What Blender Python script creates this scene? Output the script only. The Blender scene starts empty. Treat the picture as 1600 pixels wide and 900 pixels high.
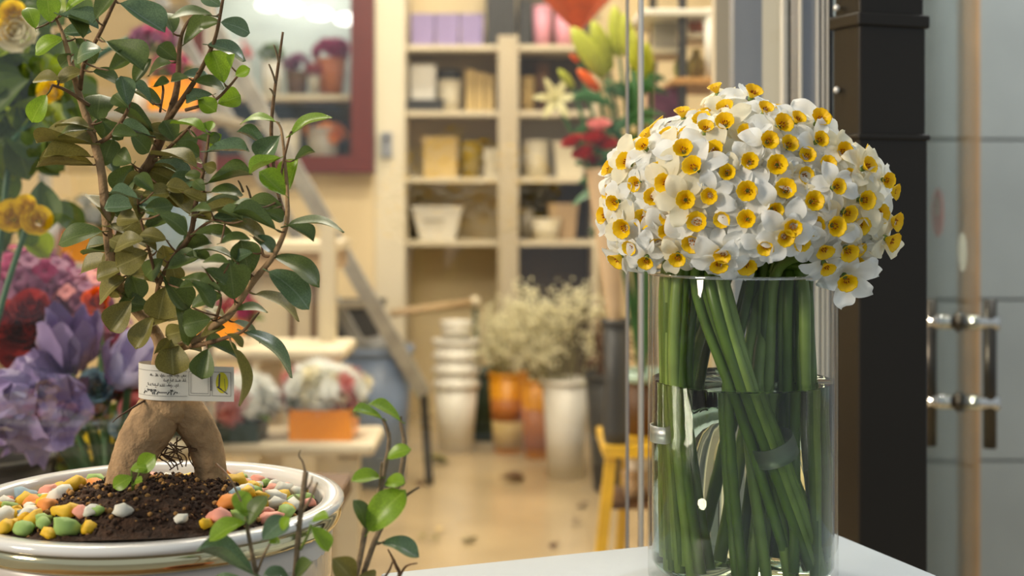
import bpy, bmesh, math, random
from mathutils import Vector, Matrix, noise

# ------------------------------------------------------------------ camera, sky, light, exposure
F, HY, CZ = 2080.0, 302.0, 1.089          # focal length in px of the 1600x900 frame, horizon row, eye height
sc = bpy.context.scene
cam = bpy.data.cameras.new('camera'); camo = bpy.data.objects.new('camera', cam)
sc.collection.objects.link(camo); sc.camera = camo
camo.location = (0, 0, CZ); camo.rotation_euler = (math.pi / 2, 0, 0)
cam.sensor_width = 36.0; cam.lens = F / 1600 * 36.0
cam.shift_y = -(450 - HY) / 1600.0
cam.clip_start = 0.05
cam.dof.use_dof = True; cam.dof.focus_distance = 1.02; cam.dof.aperture_fstop = 5.6

sc.view_settings.view_transform = 'Standard'; sc.view_settings.look = 'None'
sc.view_settings.gamma = 1.0; sc.view_settings.use_curve_mapping = False
sc.view_settings.exposure = 0.0
sc.cycles.use_denoising = True
sc.cycles.max_bounces = 10; sc.cycles.transparent_max_bounces = 40
sc.cycles.caustics_reflective = False; sc.cycles.caustics_refractive = True
sc.cycles.sample_clamp_indirect = 6.0

w = bpy.data.worlds.new('overcast_sky'); sc.world = w; w.use_nodes = True
wn = w.node_tree.nodes; wl = w.node_tree.links
bg = wn['Background']; bg.inputs[0].default_value = (0.84, 0.93, 1.0, 1); bg.inputs[1].default_value = 0.50

def light(name, kind, loc, energy, color, target=None, **kw):
    l = bpy.data.lights.new(name, kind); l.energy = energy; l.color = color
    for k, v in kw.items(): setattr(l, k, v)
    o = bpy.data.objects.new(name, l); sc.collection.objects.link(o); o.location = loc
    if target is not None:
        o.rotation_euler = (Vector(target) - Vector(loc)).to_track_quat('-Z', 'Y').to_euler()
    return o
light('low_sun', 'SUN', (-3.1, -.7, 2.2), 2.5, (1.0, 0.86, 0.68), target=(0.1, 1.0, 0.9), angle=math.radians(12))

# ------------------------------------------------------------------ helpers
COL = sc.collection
R = random.Random(11)
def P(px, py, d): return Vector(((px - 800) / F * d, d, CZ - (py - HY) / F * d))
def S(px, d): return px / F * d
def lin(h):
    h = h.lstrip('#'); c = [int(h[i:i + 2], 16) / 255 for i in (0, 2, 4)]
    return tuple(x / 12.92 if x <= .04045 else ((x + .055) / 1.055) ** 2.4 for x in c)

MATS = {}
def M(name, col, rough=.5, var=.12, scale=18., metal=0., bump=0., bscale=60., trans=0., spec=.5, detail=3., emit=0., coat=0.):
    if name in MATS: return MATS[name]
    m = bpy.data.materials.new(name); m.use_nodes = True; MATS[name] = m
    nt = m.node_tree; n = nt.nodes; L = nt.links
    b = n['Principled BSDF']; out = n['Material Output']
    c = lin(col) if isinstance(col, str) else col
    tc = n.new('ShaderNodeTexCoord'); nz = n.new('ShaderNodeTexNoise')
    nz.inputs['Scale'].default_value = scale; nz.inputs['Detail'].default_value = detail
    L.new(tc.outputs['Object'], nz.inputs['Vector'])
    rp = n.new('ShaderNodeValToRGB'); L.new(nz.outputs['Fac'], rp.inputs['Fac'])
    rp.color_ramp.elements[0].position = .3; rp.color_ramp.elements[1].position = .7
    rp.color_ramp.elements[0].color = tuple(max(0, x * (1 - var)) for x in c) + (1,)
    rp.color_ramp.elements[1].color = tuple(min(1, x * (1 + var)) for x in c) + (1,)
    L.new(rp.outputs['Color'], b.inputs['Base Color'])
    b.inputs['Roughness'].default_value = rough; b.inputs['Metallic'].default_value = metal
    b.inputs['Specular IOR Level'].default_value = spec
    if coat: b.inputs['Coat Weight'].default_value = coat; b.inputs['Coat Roughness'].default_value = .08
    if emit:
        L.new(rp.outputs['Color'], b.inputs['Emission Color']); b.inputs['Emission Strength'].default_value = emit
    if bump:
        bn = n.new('ShaderNodeTexNoise'); bn.inputs['Scale'].default_value = bscale; bn.inputs['Detail'].default_value = 4
        L.new(tc.outputs['Object'], bn.inputs['Vector'])
        bp = n.new('ShaderNodeBump'); bp.inputs['Strength'].default_value = bump; bp.inputs['Distance'].default_value = .004
        L.new(bn.outputs['Fac'], bp.inputs['Height']); L.new(bp.outputs['Normal'], b.inputs['Normal'])
    if trans:
        t = n.new('ShaderNodeBsdfTranslucent'); L.new(rp.outputs['Color'], t.inputs['Color'])
        mx = n.new('ShaderNodeMixShader'); mx.inputs[0].default_value = trans
        L.new(b.outputs[0], mx.inputs[1]); L.new(t.outputs[0], mx.inputs[2]); L.new(mx.outputs[0], out.inputs[0])
    return m

def leafmat(name, col, rib, rough=.38, trans=.18):
    """leaf blade with a paler midrib (UV: u along, v across) and faint side veins"""
    m = M(name, col, rough=rough, var=.22, scale=26, trans=trans, spec=.45)
    nt = m.node_tree; n = nt.nodes; L = nt.links
    uv = n.new('ShaderNodeUVMap'); sp = n.new('ShaderNodeSeparateXYZ'); L.new(uv.outputs[0], sp.inputs[0])
    a = n.new('ShaderNodeMath'); a.operation = 'SUBTRACT'; a.inputs[1].default_value = .5; L.new(sp.outputs['Y'], a.inputs[0])
    ab = n.new('ShaderNodeMath'); ab.operation = 'ABSOLUTE'; L.new(a.outputs[0], ab.inputs[0])
    mr = n.new('ShaderNodeMapRange'); mr.inputs[1].default_value = .012; mr.inputs[2].default_value = .04
    mr.inputs[3].default_value = .75; mr.inputs[4].default_value = 0.; L.new(ab.outputs[0], mr.inputs[0])
    mx = n.new('ShaderNodeMixRGB'); L.new(mr.outputs[0], mx.inputs[0])
    b = n['Principled BSDF']; src = b.inputs['Base Color'].links[0].from_socket
    L.new(src, mx.inputs[1]); mx.inputs[2].default_value = lin(rib) + (1,)
    L.new(mx.outputs[0], b.inputs['Base Color'])
    return m

def glassmat(name, tint=(1, 1, 1), base=.03, edge=.75, power=3.0, rough=.0):
    """thin clear glass: lets light through, mirrors more at grazing angles"""
    m = bpy.data.materials.new(name); m.use_nodes = True; MATS[name] = m
    nt = m.node_tree; n = nt.nodes; L = nt.links; n.remove(n['Principled BSDF'])
    tr = n.new('ShaderNodeBsdfTransparent'); tr.inputs[0].default_value = tuple(tint) + (1,)
    gl = n.new('ShaderNodeBsdfGlossy'); gl.inputs['Roughness'].default_value = rough
    lw = n.new('ShaderNodeLayerWeight'); lw.inputs[0].default_value = .5
    pw = n.new('ShaderNodeMath'); pw.operation = 'POWER'; pw.inputs[1].default_value = power; L.new(lw.outputs['Facing'], pw.inputs[0])
    ma = n.new('ShaderNodeMath'); ma.operation = 'MULTIPLY_ADD'; ma.inputs[1].default_value = edge; ma.inputs[2].default_value = base
    L.new(pw.outputs[0], ma.inputs[0])
    mx = n.new('ShaderNodeMixShader'); L.new(ma.outputs[0], mx.inputs[0])
    L.new(tr.outputs[0], mx.inputs[1]); L.new(gl.outputs[0], mx.inputs[2])
    L.new(mx.outputs[0], n['Material Output'].inputs[0])
    return m

class MB:
    def __init__(s): s.v = []; s.f = []; s.uv = None
    def add(s, vs, fs):
        o = len(s.v); s.v += [Vector(x) for x in vs]; s.f += [tuple(i + o for i in q) for q in fs]; return s
    def box(s, c, size, rz=0., top=1., rot=None):
        x, y, z = (k / 2 for k in size)
        vs = [(-x, -y, -z), (x, -y, -z), (x, y, -z), (-x, y, -z), (-x * top, -y * top, z), (x * top, -y * top, z), (x * top, y * top, z), (-x * top, y * top, z)]
        m = rot if rot is not None else Matrix.Rotation(rz, 3, 'Z')
        return s.add([m @ Vector(q) + Vector(c) for q in vs], [(0, 3, 2, 1), (4, 5, 6, 7), (0, 1, 5, 4), (1, 2, 6, 5), (2, 3, 7, 6), (3, 0, 4, 7)])
    def bar(s, a, b, wd, th, up=(0, 0, 1)):
        a, b = Vector(a), Vector(b); d = b - a; L = d.length; d.normalize()
        sx = d.cross(Vector(up)).normalized() if abs(d.dot(Vector(up))) < .99 else Vector((1, 0, 0)); sy = sx.cross(d)
        rot = Matrix((sx, sy, d)).transposed()
        return s.box((a + b) / 2, (wd, th, L), rot=rot)
    def tube(s, pts, radii, n=8, cap=True, bump=0., seed=0.):
        pts = [Vector(p) for p in pts]; k = len(pts)
        if not hasattr(radii, '__len__'): radii = [radii] * k
        vs, fs = [], []; prev = None
        for i, p in enumerate(pts):
            t = (pts[min(i + 1, k - 1)] - pts[max(i - 1, 0)]).normalized()
            if prev is None:
                a = t.cross(Vector((0, 1, 0)));  a = a if a.length > .1 else t.cross(Vector((1, 0, 0)))
            else: a = prev - t * prev.dot(t)
            a.normalize(); prev = a; b = t.cross(a)
            for j in range(n):
                q = 2 * math.pi * j / n; dr = (a * math.cos(q) + b * math.sin(q)); r = radii[i]
                if bump: r *= 1 + bump * noise.noise((p + dr * r) * 90 + Vector((seed, 0, 0))) + bump * .6 * noise.noise((p + dr * r) * 260)
                vs.append(p + dr * r)
        for i in range(k - 1):
            for j in range(n):
                fs.append((i * n + j, i * n + (j + 1) % n, (i + 1) * n + (j + 1) % n, (i + 1) * n + j))
        if cap: fs += [tuple(reversed(range(n))), tuple(range((k - 1) * n, k * n))]
        return s.add(vs, fs)
    def lathe(s, prof, c, n=32, closed=False, frill=None, sq=1.0):
        vs, fs = [], []; k = len(prof); c = Vector(c)
        for (r, z) in prof:
            for j in range(n):
                a = 2 * math.pi * j / n; rr = r
                if frill: rr = frill(r, z, a)
                vs.append(c + Vector((rr * math.cos(a), rr * math.sin(a) * sq, z)))
        m = k if closed else k - 1
        for i in range(m):
            for j in range(n):
                i2 = (i + 1) % k
                fs.append((i * n + j, i * n + (j + 1) % n, i2 * n + (j + 1) % n, i2 * n + j))
        if not closed: fs += [tuple(reversed(range(n))), tuple(range((k - 1) * n, k * n))]
        return s.add(vs, fs)
    def open_lathe(s, prof, c, n=32, frill=None):
        a = len(s.f); s.lathe(prof, c, n, frill=frill); del s.f[-2:]; return s
    def blob(s, c, r, sub=1, amp=0., fr=8., seed=0., scale=(1, 1, 1)):
        bm = bmesh.new(); bmesh.ops.create_icosphere(bm, subdivisions=sub, radius=1.0)
        vs = []
        for v in bm.verts:
            d = v.co.normalized(); q = 1 + amp * noise.noise(d * fr + Vector((seed, seed * .7, 3)))
            vs.append(Vector((d.x * scale[0], d.y * scale[1], d.z * scale[2])) * r * q + Vector(c))
        fs = [tuple(v.index for v in f.verts) for f in bm.faces]; bm.free()
        return s.add(vs, fs)
    def grid(s, fn, nu, nv, uv=False):
        vs = [fn(i / nu, j / nv) for i in range(nu + 1) for j in range(nv + 1)]
        fs = [(i * (nv + 1) + j, (i + 1) * (nv + 1) + j, (i + 1) * (nv + 1) + j + 1, i * (nv + 1) + j + 1) for i in range(nu) for j in range(nv)]
        if uv:
            if s.uv is None: s.uv = {}
            o = len(s.v)
            for i in range(nu + 1):
                for j in range(nv + 1): s.uv[o + i * (nv + 1) + j] = (i / nu, j / nv)
        return s.add(vs, fs)
    def mesh(s, name, mat=None, smooth=True, org=(0, 0, 0)):
        me = bpy.data.meshes.new(name); o = Vector(org)
        me.from_pydata([v - o for v in s.v], [], s.f); me.update()
        if s.uv is not None:
            lay = me.uv_layers.new(name='UVMap')
            for lp in me.loops: lay.data[lp.index].uv = s.uv.get(lp.vertex_index, (0, .2))
        if mat is not None: me.materials.append(MATS[mat] if isinstance(mat, str) else mat)
        if smooth: me.polygons.foreach_set('use_smooth', [True] * len(me.polygons))
        return me
    def build(s, name, mat, parent=None, smooth=True, org=None, bevel=0.):
        """parent: an Empty placed without rotation. org: world origin of a top-level mesh."""
        o0 = parent['_org'] if parent is not None and '_org' in parent else (org if org is not None else (0, 0, 0))
        me = s.mesh(name, mat, smooth, Vector(o0))
        o = bpy.data.objects.new(name, me); COL.objects.link(o)
        if parent is not None: o.parent = parent
        else: o.location = o0
        if bevel:
            b = o.modifiers.new('edge', 'BEVEL'); b.width = bevel; b.segments = 2; b.limit_method = 'ANGLE'
        return o
def tag(o, label=None, cat=None, group=None, kind=None):
    if label: o['label'] = label
    if cat: o['category'] = cat
    if group: o['group'] = group
    if kind: o['kind'] = kind
    return o
def thing(name, label, cat, loc, group=None):
    o = bpy.data.objects.new(name, None); COL.objects.link(o); o.location = Vector(loc); o.empty_display_size = .02
    o['_org'] = list(Vector(loc)); return tag(o, label, cat, group)
def put(name, me, parent, mw, mat=None):
    """an instance of mesh me as a part of parent, at world matrix mw"""
    o = bpy.data.objects.new(name, me); COL.objects.link(o); o.parent = parent
    base = Matrix.Translation(Vector(parent['_org'])) if '_org' in parent else Matrix()
    o.matrix_basis = base.inverted() @ mw
    if mat is not None and me.materials:
        o.material_slots[0].link = 'OBJECT'; o.material_slots[0].material = MATS[mat]
    return o
def struct(o): o['kind'] = 'structure'; return o
def frame(x, n, loc, sx=1, sy=1, sz=1):
    """matrix with X along x, Z near n"""
    x = Vector(x).normalized(); z = Vector(n); z = (z - x * z.dot(x)); z.normalize(); y = z.cross(x)
    m = Matrix((x * sx, y * sy, z * sz)).transposed().to_4x4(); m.translation = Vector(loc); return m
def zframe(z, loc, spin=0., s=1.):
    z = Vector(z).normalized(); a = z.cross(Vector((0, 0, 1)));  a = a if a.length > .05 else Vector((1, 0, 0))
    a.normalize(); b = z.cross(a); x = a * math.cos(spin) + b * math.sin(spin); y = z.cross(x)
    m = Matrix((x * s, y * s, z * s)).transposed().to_4x4(); m.translation = Vector(loc); return m
def smoothpath(pts, k=4):
    """Catmull-Rom through tuples of any length"""
    out = []; n = len(pts)
    for i in range(n - 1):
        p0, p1, p2, p3 = pts[max(i - 1, 0)], pts[i], pts[i + 1], pts[min(i + 2, n - 1)]
        for j in range(k):
            t = j / k
            out.append(tuple(.5 * (2 * b + (c - a) * t + (2 * a - 5 * b + 4 * c - d) * t * t + (3 * b - a - 3 * c + d) * t ** 3) for a, b, c, d in zip(p0, p1, p2, p3)))
    out.append(tuple(pts[-1])); return out

# ------------------------------------------------------------------ materials
M('plaster_cream', '#dcc9a0', .7, .05, 2.5); M('plaster_pale', '#d8cfb8', .7, .04, 3)
M('ceiling_white', '#d8d4c8', .8, .03, 3); M('floor_tan', '#ae9a78', .22, .16, 3.2, detail=6, bump=.05, bscale=8)
M('pavement', '#8b8a86', .8, .1, 6); M('board_pale', '#cfc3a8', .55, .05, 5); M('board_dark', '#574b39', .6, .1, 5)
M('stile_grey', '#b5a88f', .55, .04, 6); M('red_frame', '#5c1d12', .4, .1, 8); M('white_paint', '#adb6bd', .45, .04, 10, bump=.15, bscale=40)
M('white_plastic', '#dedad0', .4, .03, 5); M('cream_plastic', '#d9d0b8', .45, .04, 5); M('grey_plastic', '#a9a294', .5, .05, 8)
M('black_plastic', '#2c2b29', .5, .1, 8); M('lavender_plastic', '#9283b0', .45, .06, 9); M('pink_plastic', '#dd9cae', .45, .06, 9)
M('tan_card', '#bfa56c', .7, .08, 9); M('olive_card', '#9a8434', .7, .1, 9); M('yellow_bucket', '#dd9410', .4, .06, 6)
M('orange_glaze', '#ff9c18', .35, .08, 6); M('red_label', '#b26a28', .5, .1, 9); M('blue_bin', '#6b7d9b', .35, .12, 6); M('grey_bag', '#77797a', .4, .2, 14)
M('aluminium', '#9a9da3', .38, .04, 8, metal=.55); M('alu_worn', '#a2a3a2', .45, .25, 12, metal=.2); M('chrome', '#d8d6d0', .1, .02, 5, metal=1.)
M('chrome_dark', '#4a4640', .3, .05, 5, metal=.8); M('steel_rod', '#e6e4de', .3, .03, 5, metal=.4)
M('black_paint', '#241f18', .36, .12, 4, bump=.06, bscale=30, spec=.3); M('black_side', '#39352c', .4, .1, 4, spec=.4)
M('porcelain', '#e4e2dc', .12, .02, 4, coat=.5); M('porcelain_body', '#cfc6bc', .3, .03, 4); M('gold_band', '#d9cfa8', .1, .05, 6, metal=1.)
M('soil', '#3a2412', .95, .45, 90, bump=1.0, bscale=220, detail=8); M('soil_crumb', '#a07640', .95, .4, 120)
M('bark', '#a5855f', .8, .3, 70, bump=.7, bscale=160, detail=8); M('twig_bark', '#735638', .75, .35, 120, bump=.6, bscale=240)
M('twig_grey', '#7d6a50', .75, .35, 160, bump=.5, bscale=260)
M('paper_label', '#d9d5c9', .55, .03, 9); M('ink', '#5c5852', .6, .05, 9); M('label_yellow', '#d2c81e', .5, .05, 9)
leafmat('leaf_dark', '#596a32', '#78854e', rough=.42); leafmat('leaf_olive', '#7c7538', '#a39c5e', rough=.45)
leafmat('leaf_young', '#82a32a', '#a7c14e', rough=.36, trans=.35); leafmat('leaf_sky_sheen', '#667d58', '#8b9c80', rough=.24, trans=.1)  # second material has the sky's sheen mixed into its leaf colour
leafmat('leaf_far', '#536a1e', '#7d9034', rough=.55, trans=.3); leafmat('leaf_lime', '#8fa41c', '#b5c24a', rough=.45, trans=.4)
M('petal_white', '#f1f3f0', .55, .03, 60, trans=.35); M('petal_cream', '#efe9cf', .55, .04, 60, trans=.35)
M('corona', '#ffd400', .5, .10, 160, trans=.25); M('anther', '#a8660c', .6, .2, 200); M('scape', '#587524', .38, .25, 40, trans=.3)
M('scape_pale', '#7f9845', .38, .2, 40, trans=.2); M('ovary', '#7c9448', .45, .15, 60, trans=.2); M('spathe', '#b79a63', .7, .2, 60, trans=.4)
M('yellow_wood', '#c99f1c', .5, .15, 14); M('brown_wood', '#5a3d22', .6, .25, 14); M('light_wood', '#b98a4c', .55, .18, 14); M('bench_wood', '#8a6a44', .6, .2, 12)
M('tile_grey', '#9da29f', .35, .07, 5); M('grout', '#6f7270', .8, .05, 9); M('door_wood', '#b98f60', .5, .1, 10)
M('petal_mauve', '#8d4f70', .6, .25, 40, trans=.3); M('petal_red', '#a3231a', .55, .25, 40, trans=.2); M('petal_magenta', '#a52a5e', .55, .25, 40, trans=.3)
M('petal_pink', '#d98a88', .6, .15, 40, trans=.3); M('petal_yellow', '#f6d414', .55, .15, 40, trans=.3); M('petal_blue', '#6f93a4', .6, .15, 30, trans=.2)
M('paper_purple', '#735d8c', .35, .2, 12, trans=.12); M('paper_lavender', '#a892bd', .35, .16, 12, trans=.12); M('paper_lilac', '#bdb6d6', .5, .12, 12, trans=.25)
M('kraft', '#b99d78', .7, .08, 14); M('pale_blue_paper', '#c3d6dc', .5, .08, 12, trans=.2); M('orange_petal', '#ea6a0c', .5, .15, 30, trans=.3)
M('petal_orange_bright', '#ff9a10', .5, .12, 30, trans=.3); M('gyp', '#e8e3c2', .8, .25, 40, trans=.3); M('gyp_stem', '#8f8a55', .8, .2, 40); M('dark_green_pot', '#22382c', .5, .15, 9); M('terracotta', '#b5683c', .7, .12, 12)
M('lily_bud', '#b7bd3e', .45, .2, 24, trans=.25); M('lily_petal', '#d9d3a0', .5, .12, 24, trans=.3); M('lily_green', '#3c6a3a', .42, .25, 24, trans=.2)
M('mint_plastic', '#a9c4b4', .4, .04, 8); M('cooler_white', '#b9c3bf', .5, .03, 6)
M('lamp_glow', (1.0, .93, .80), .5, .0, 3, emit=9.); M('tube_glow', (1.0, .98, .95), .5, .0, 3, emit=3.)
glassmat('clear_glass', (.985, .995, .985), .025, .85, 5.0); glassmat('rim_glass', (.97, .99, .98), .30, .65, 1.5); 
def watermat(name):
    m = bpy.data.materials.new(name); m.use_nodes = True; MATS[name] = m
    n = m.node_tree.nodes; L = m.node_tree.links; n.remove(n['Principled BSDF'])
    g = n.new('ShaderNodeBsdfGlass'); g.inputs['Color'].default_value = (.93, .97, .88, 1); g.inputs['IOR'].default_value = 1.33; g.inputs['Roughness'].default_value = 0
    L.new(g.outputs[0], n['Material Output'].inputs[0])
watermat('water')
glassmat('tape', (.70, .80, .77), .34, .3, 2.0, rough=.4); glassmat('shop_glass', (.985, .99, .985), .04, .5, 4.0); glassmat('door_glass', (.93, .96, .95), .05, .35, 3.0)
PEB = {'yellow': '#e0b21a', 'pink': '#e79a84', 'white': '#dcd8c8', 'green': '#8fae5a', 'orange': '#e08a3a', 'blue': '#8fa6b0'}
for k_, c_ in PEB.items(): M('pebble_' + k_, c_, .6, .1, 60, bump=.2, bscale=120)

# ------------------------------------------------------------------ structure
def box_struct(name, c, size, mat, rz=0.): return struct(MB().box(c, size, rz).build(name, mat, smooth=False, org=c))
box_struct('floor', (-.6, 4.2, -.05), (6.4, 6.0, .1), 'floor_tan')
box_struct('pavement', (0, -3.8, -.05), (16, 10.0, .1), 'pavement')
box_struct('wall_back', (-.9, 6.66, 1.45), (5.2, .1, 2.9), 'plaster_cream')
box_struct('wall_left', (-2.85, 4.2, 1.45), (.1, 5.0, 2.9), 'plaster_cream')
box_struct('ceiling', (-.2, 4.25, 2.95), (5.6, 5.1, .1), 'ceiling_white')
a_, b_ = Vector((.56, 2.5, 0)), Vector((1.16, 6.6, 0)); m_ = (a_ + b_) / 2
box_struct('wall_right', (m_.x, m_.y, 1.45), (.06, (b_ - a_).length, 2.9), 'plaster_pale', -math.atan2(b_.x - a_.x, b_.y - a_.y))
# pale wall panel between the cooler and the shelves, with its lock plate
box_struct('wall_panel', P(608, 350, 6.1) * Vector((1, 1, 0)) + Vector((0, 0, 1.4)) if False else (P(608, 0, 6.1).x, 6.2, 1.45), (S(48, 6.1), .2, 2.9), 'plaster_pale')
lp = thing('lock_plate', 'small grey lock plate on the pale wall panel', 'lock', P(604, 245, 6.09))
MB().box(P(604, 226, 6.09), (S(17, 6.1), .02, S(38, 6.1))).build('plate', 'aluminium', lp, False)
MB().blob(P(604, 216, 6.075), .012, 1).build('keyhole', 'black_plastic', lp)
# low wall under the cooler
box_struct('wall_low', ((P(330, 0, 6.05).x + P(584, 0, 6.05).x) / 2 - .45, 6.25, P(0, 272, 6.05).z / 2), (S(254, 6.05) + .9, .4, P(0, 272, 6.05).z), 'plaster_cream')

# shopfront glass, rod and posts
gdir = Vector((-.936, -.353, 0)); gp = Vector((.345, 1.50, 0)); grot = math.atan2(.353, .936)
def pane(name, s0, s1, off=0.):
    n = Vector((-.353, .936, 0)); c = gp + gdir * ((s0 + s1) / 2) + n * off
    o = struct(MB().box((c.x, c.y, 1.45), (abs(s1 - s0), .006, 2.7), grot).build(name, 'shop_glass', smooth=False, org=(c.x, c.y, 1.45))); return o
s_rod = (.345 - .1488) / .936
pw1 = pane('window_1', s_rod + .028, 1.5); pw2 = pane('window_2', .02, s_rod - .004)
q = gp + gdir * (s_rod + .012)
ro = MB().tube([(q.x, q.y, .08), (q.x, q.y, 2.8)], .0032, 10).build('trim_1', 'steel_rod', org=(q.x, q.y, .08)); struct(ro)
q = gp + gdir * (s_rod + .028)
struct(MB().box((q.x, q.y, 1.45), (.0012, .0062, 2.7), grot).build('trim_2', 'aluminium', smooth=False, org=(q.x, q.y, 1.45)))
def post(name, x0, x1, d, mat, dep=.04, z1=2.9):
    c = ((P(x0, 0, d).x + P(x1, 0, d).x) / 2, d + dep / 2, z1 / 2)
    return struct(MB().box(c, (S(x1 - x0, d), dep, z1)).build(name, mat, smooth=False, org=c))
post('trim_3', 1118, 1148, 2.05, 'stile_grey'); post('trim_4', 1147, 1191, 1.85, 'aluminium'); post('trim_5', 1188, 1226, 2.3, 'plaster_pale')
post('trim_6', 1224, 1231, 1.72, 'white_plastic', .02); post('gap_fill', 1229, 1254, 1.9, 'chrome_dark')  # the last one is a dark box filling the gap between posts
fr = post('trim_8', 1250, 1302, 1.5, 'aluminium', .05)
for k, xx in enumerate((1250, 1276, 1284, 1291)):
    o = MB().box((P(xx + 1.5, 0, 1.495).x, 1.497, 1.45), (S(3.5, 1.5), .008, 2.9)).build('rib', 'white_plastic', None, False)
    o.parent = fr; o.location = -Vector(fr.location)
# black rectangular pipe with sleeve joints
c1 = Vector((.371, 1.42, 0)); ur = Vector((.936, .353, 0)); un = Vector((-.353, .936, 0)); prz = math.atan2(.353, .936)
pil = thing('drainpipe', 'black rectangular metal pipe with sleeve joints beside the white table', 'pipe', (.41, 1.46, 0))
def pipe_seg(z0, z1, g=0., name='pipe_section'):
    c = c1 + ur * .0432 + un * .0256
    return MB().box((c.x, c.y, (z0 + z1) / 2), (.0864 + g, .0512 + g, z1 - z0), prz).build(name, 'black_paint', pil, False, bevel=.0025)
zf1, zf2 = 1.150, 1.281
pipe_seg(0, zf1, .002); pipe_seg(zf1, zf2, -.001); pipe_seg(zf2, 2.9, -.004)
pipe_seg(zf1 - .004, zf1 + .003, .007, 'sleeve_rim'); pipe_seg(zf2 - .013, zf2 + .002, .006, 'sleeve_rim')
for py in (13, 141):
    p = P(1311, py, 1.455); MB().blob(p + Vector((-.003, -.002, 0)), .0042, 1).build('screw', 'steel_rod', pil)
# side room: tiled wall, glass door, timber edge
tw = box_struct('wall_tiled', (1.64, 3.37, 1.45), (1.84, .1, 2.9), 'grout')
ty = [CZ - (y - HY) / F * 3.3 for y in (-33, 218, 468, 720, 971, 1222)]
tmesh = {}
xs = [P(1520, 0, 3.3).x + k * .40 for k in (-1, 0, 1, 2)]
for i in range(len(ty) - 1):
    for x in xs:
        sz = (.394, .02, ty[i] - ty[i + 1] - .006)
        key = round(sz[2], 4)
        if key not in tmesh: tmesh[key] = MB().box((0, 0, 0), sz).mesh('tile', 'tile_grey', False)
        o = bpy.data.objects.new('tile', tmesh[key]); COL.objects.link(o); o.parent = tw
        o.location = Vector((x + .2, 3.312, (ty[i] + ty[i + 1]) / 2)) - Vector(tw.location)
tm = struct(MB().box((P(1518, 0, 3.1).x, 3.12, 1.45), (S(24, 3.1), .05, 2.9)).build('trim_9', 'door_wood', smooth=False, org=(P(1518, 0, 3.1).x, 3.12, 1.45)))
o = MB().box((P(1509, 0, 3.08).x, 3.09, 1.45), (S(6, 3.1), .02, 2.9)).build('groove', 'light_wood', None, False); o.parent = tm; o.location = -Vector(tm.location)
h0 = Vector((.740, 2.2, 0)); dd = Vector((.2326, .9726, 0)); dn = Vector((.9726, -.2326, 0))
da, db = h0 - dd * .22, h0 + dd * .85; dc = (da + db) / 2
door = struct(MB().box((dc.x, dc.y, 1.2), (.008, (db - da).length, 2.36), -math.atan2(dd.x, dd.y)).build('door_1', 'door_glass', smooth=False, org=(dc.x, dc.y, 1.2)))
def dpart(mb, name, mat, smooth=True):
    o = mb.build(name, mat, None, smooth); o.parent = door; o.location = -Vector(door.location); return o
for py in (503, 628):
    z = CZ - (py - HY) / F * 2.2
    for sgn in (-1, 1):
        a = h0 + dn * .004 * sgn; b = h0 + dn * .062 * sgn
        dpart(MB().tube([(a.x, a.y, z), (b.x, b.y, z)], .0125, 16), 'handle_bar', 'chrome')
    a = h0 - dn * .007; b = h0 + dn * .007
    dpart(MB().tube([(a.x, a.y, z), (b.x, b.y, z)], .017, 20), 'handle_disc', 'chrome_dark')
for sgn in (-1, 1):
    a = h0 + dn * .047 * sgn
    dpart(MB().tube([(a.x, a.y, CZ - (698 - HY) / F * 2.2), (a.x, a.y, CZ - (468 - HY) / F * 2.2)], .011, 16), 'handle', 'chrome_dark')
def sticker(px, py, rw, rh, mat, name, lab):
    # where the view ray through px meets the door plane
    dx = (px - 800) / F; t = (h0.x * dn.x + h0.y * dn.y) / (dx * dn.x + dn.y); c = Vector((dx * t, t, CZ - (py - HY) / F * t)) + dn * .0045
    vs = [c + dd * rw * math.cos(2 * math.pi * k / 28) + Vector((0, 0, rh * math.sin(2 * math.pi * k / 28))) for k in range(28)]
    mb = MB().add([v for v in vs] + [v + dn * .0006 for v in vs], [tuple(range(28)), tuple(reversed(range(28, 56)))] + [(k, k + 28, (k + 1) % 28 + 28, (k + 1) % 28) for k in range(28)])
    o = dpart(mb, name, mat, False); o['label'] = lab; return o
sticker(1499, 394, .075, .032, 'white_plastic', 'sticker', 'oval white sticker on the glass door')
sticker(1461, 332, .16, .05, 'petal_pink', 'sticker', 'round pink sticker on the glass door')
sticker(1461, 322, .10, .022, 'white_plastic', 'sticker', 'white patch of the pink sticker')

# ceiling lamps inside the shop
def ceiling_lamp(x, y, wx, wy, power, lab):
    t = thing('ceiling_lamp', lab, 'lamp', (x, y, 2.9), 'ceiling lamps of the shop')
    MB().box((x, y, 2.875), (wx + .06, wy + .06, .05)).build('housing', 'white_plastic', t, False)
    MB().box((x, y, 2.845), (wx, wy, .012)).build('diffuser', 'lamp_glow', t, False)
    l = light('lamp_light', 'AREA', (x, y, 2.83), power, (1.0, .89, .71), shape='RECTANGLE', size=wx, size_y=wy)
    l.parent = t; l.location = (0, 0, -.075)
t = thing('ceiling_lamp', 'added cool ceiling lamp brightening the tiled entrance beside the glass door', 'lamp', (1.35, 2.3, 2.9), 'ceiling lamps of the shop')  # unseen lamp, added to lift the dark tiled wall
MB().box((1.35, 2.3, 2.875), (.46, .46, .05)).build('housing', 'white_plastic', t, False); MB().box((1.35, 2.3, 2.845), (.4, .4, .012)).build('diffuser', 'lamp_glow', t, False)
l = light('lamp_light', 'AREA', (0, 0, 0), 36, (.95, .98, 1.0), shape='RECTANGLE', size=.4, size_y=.4); l.parent = t; l.location = (0, 0, -.075)
ceiling_lamp(-.35, 4.2, 1.2, .3, 34, 'bright ceiling lamp above the white bucket of baby\'s breath')
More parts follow.
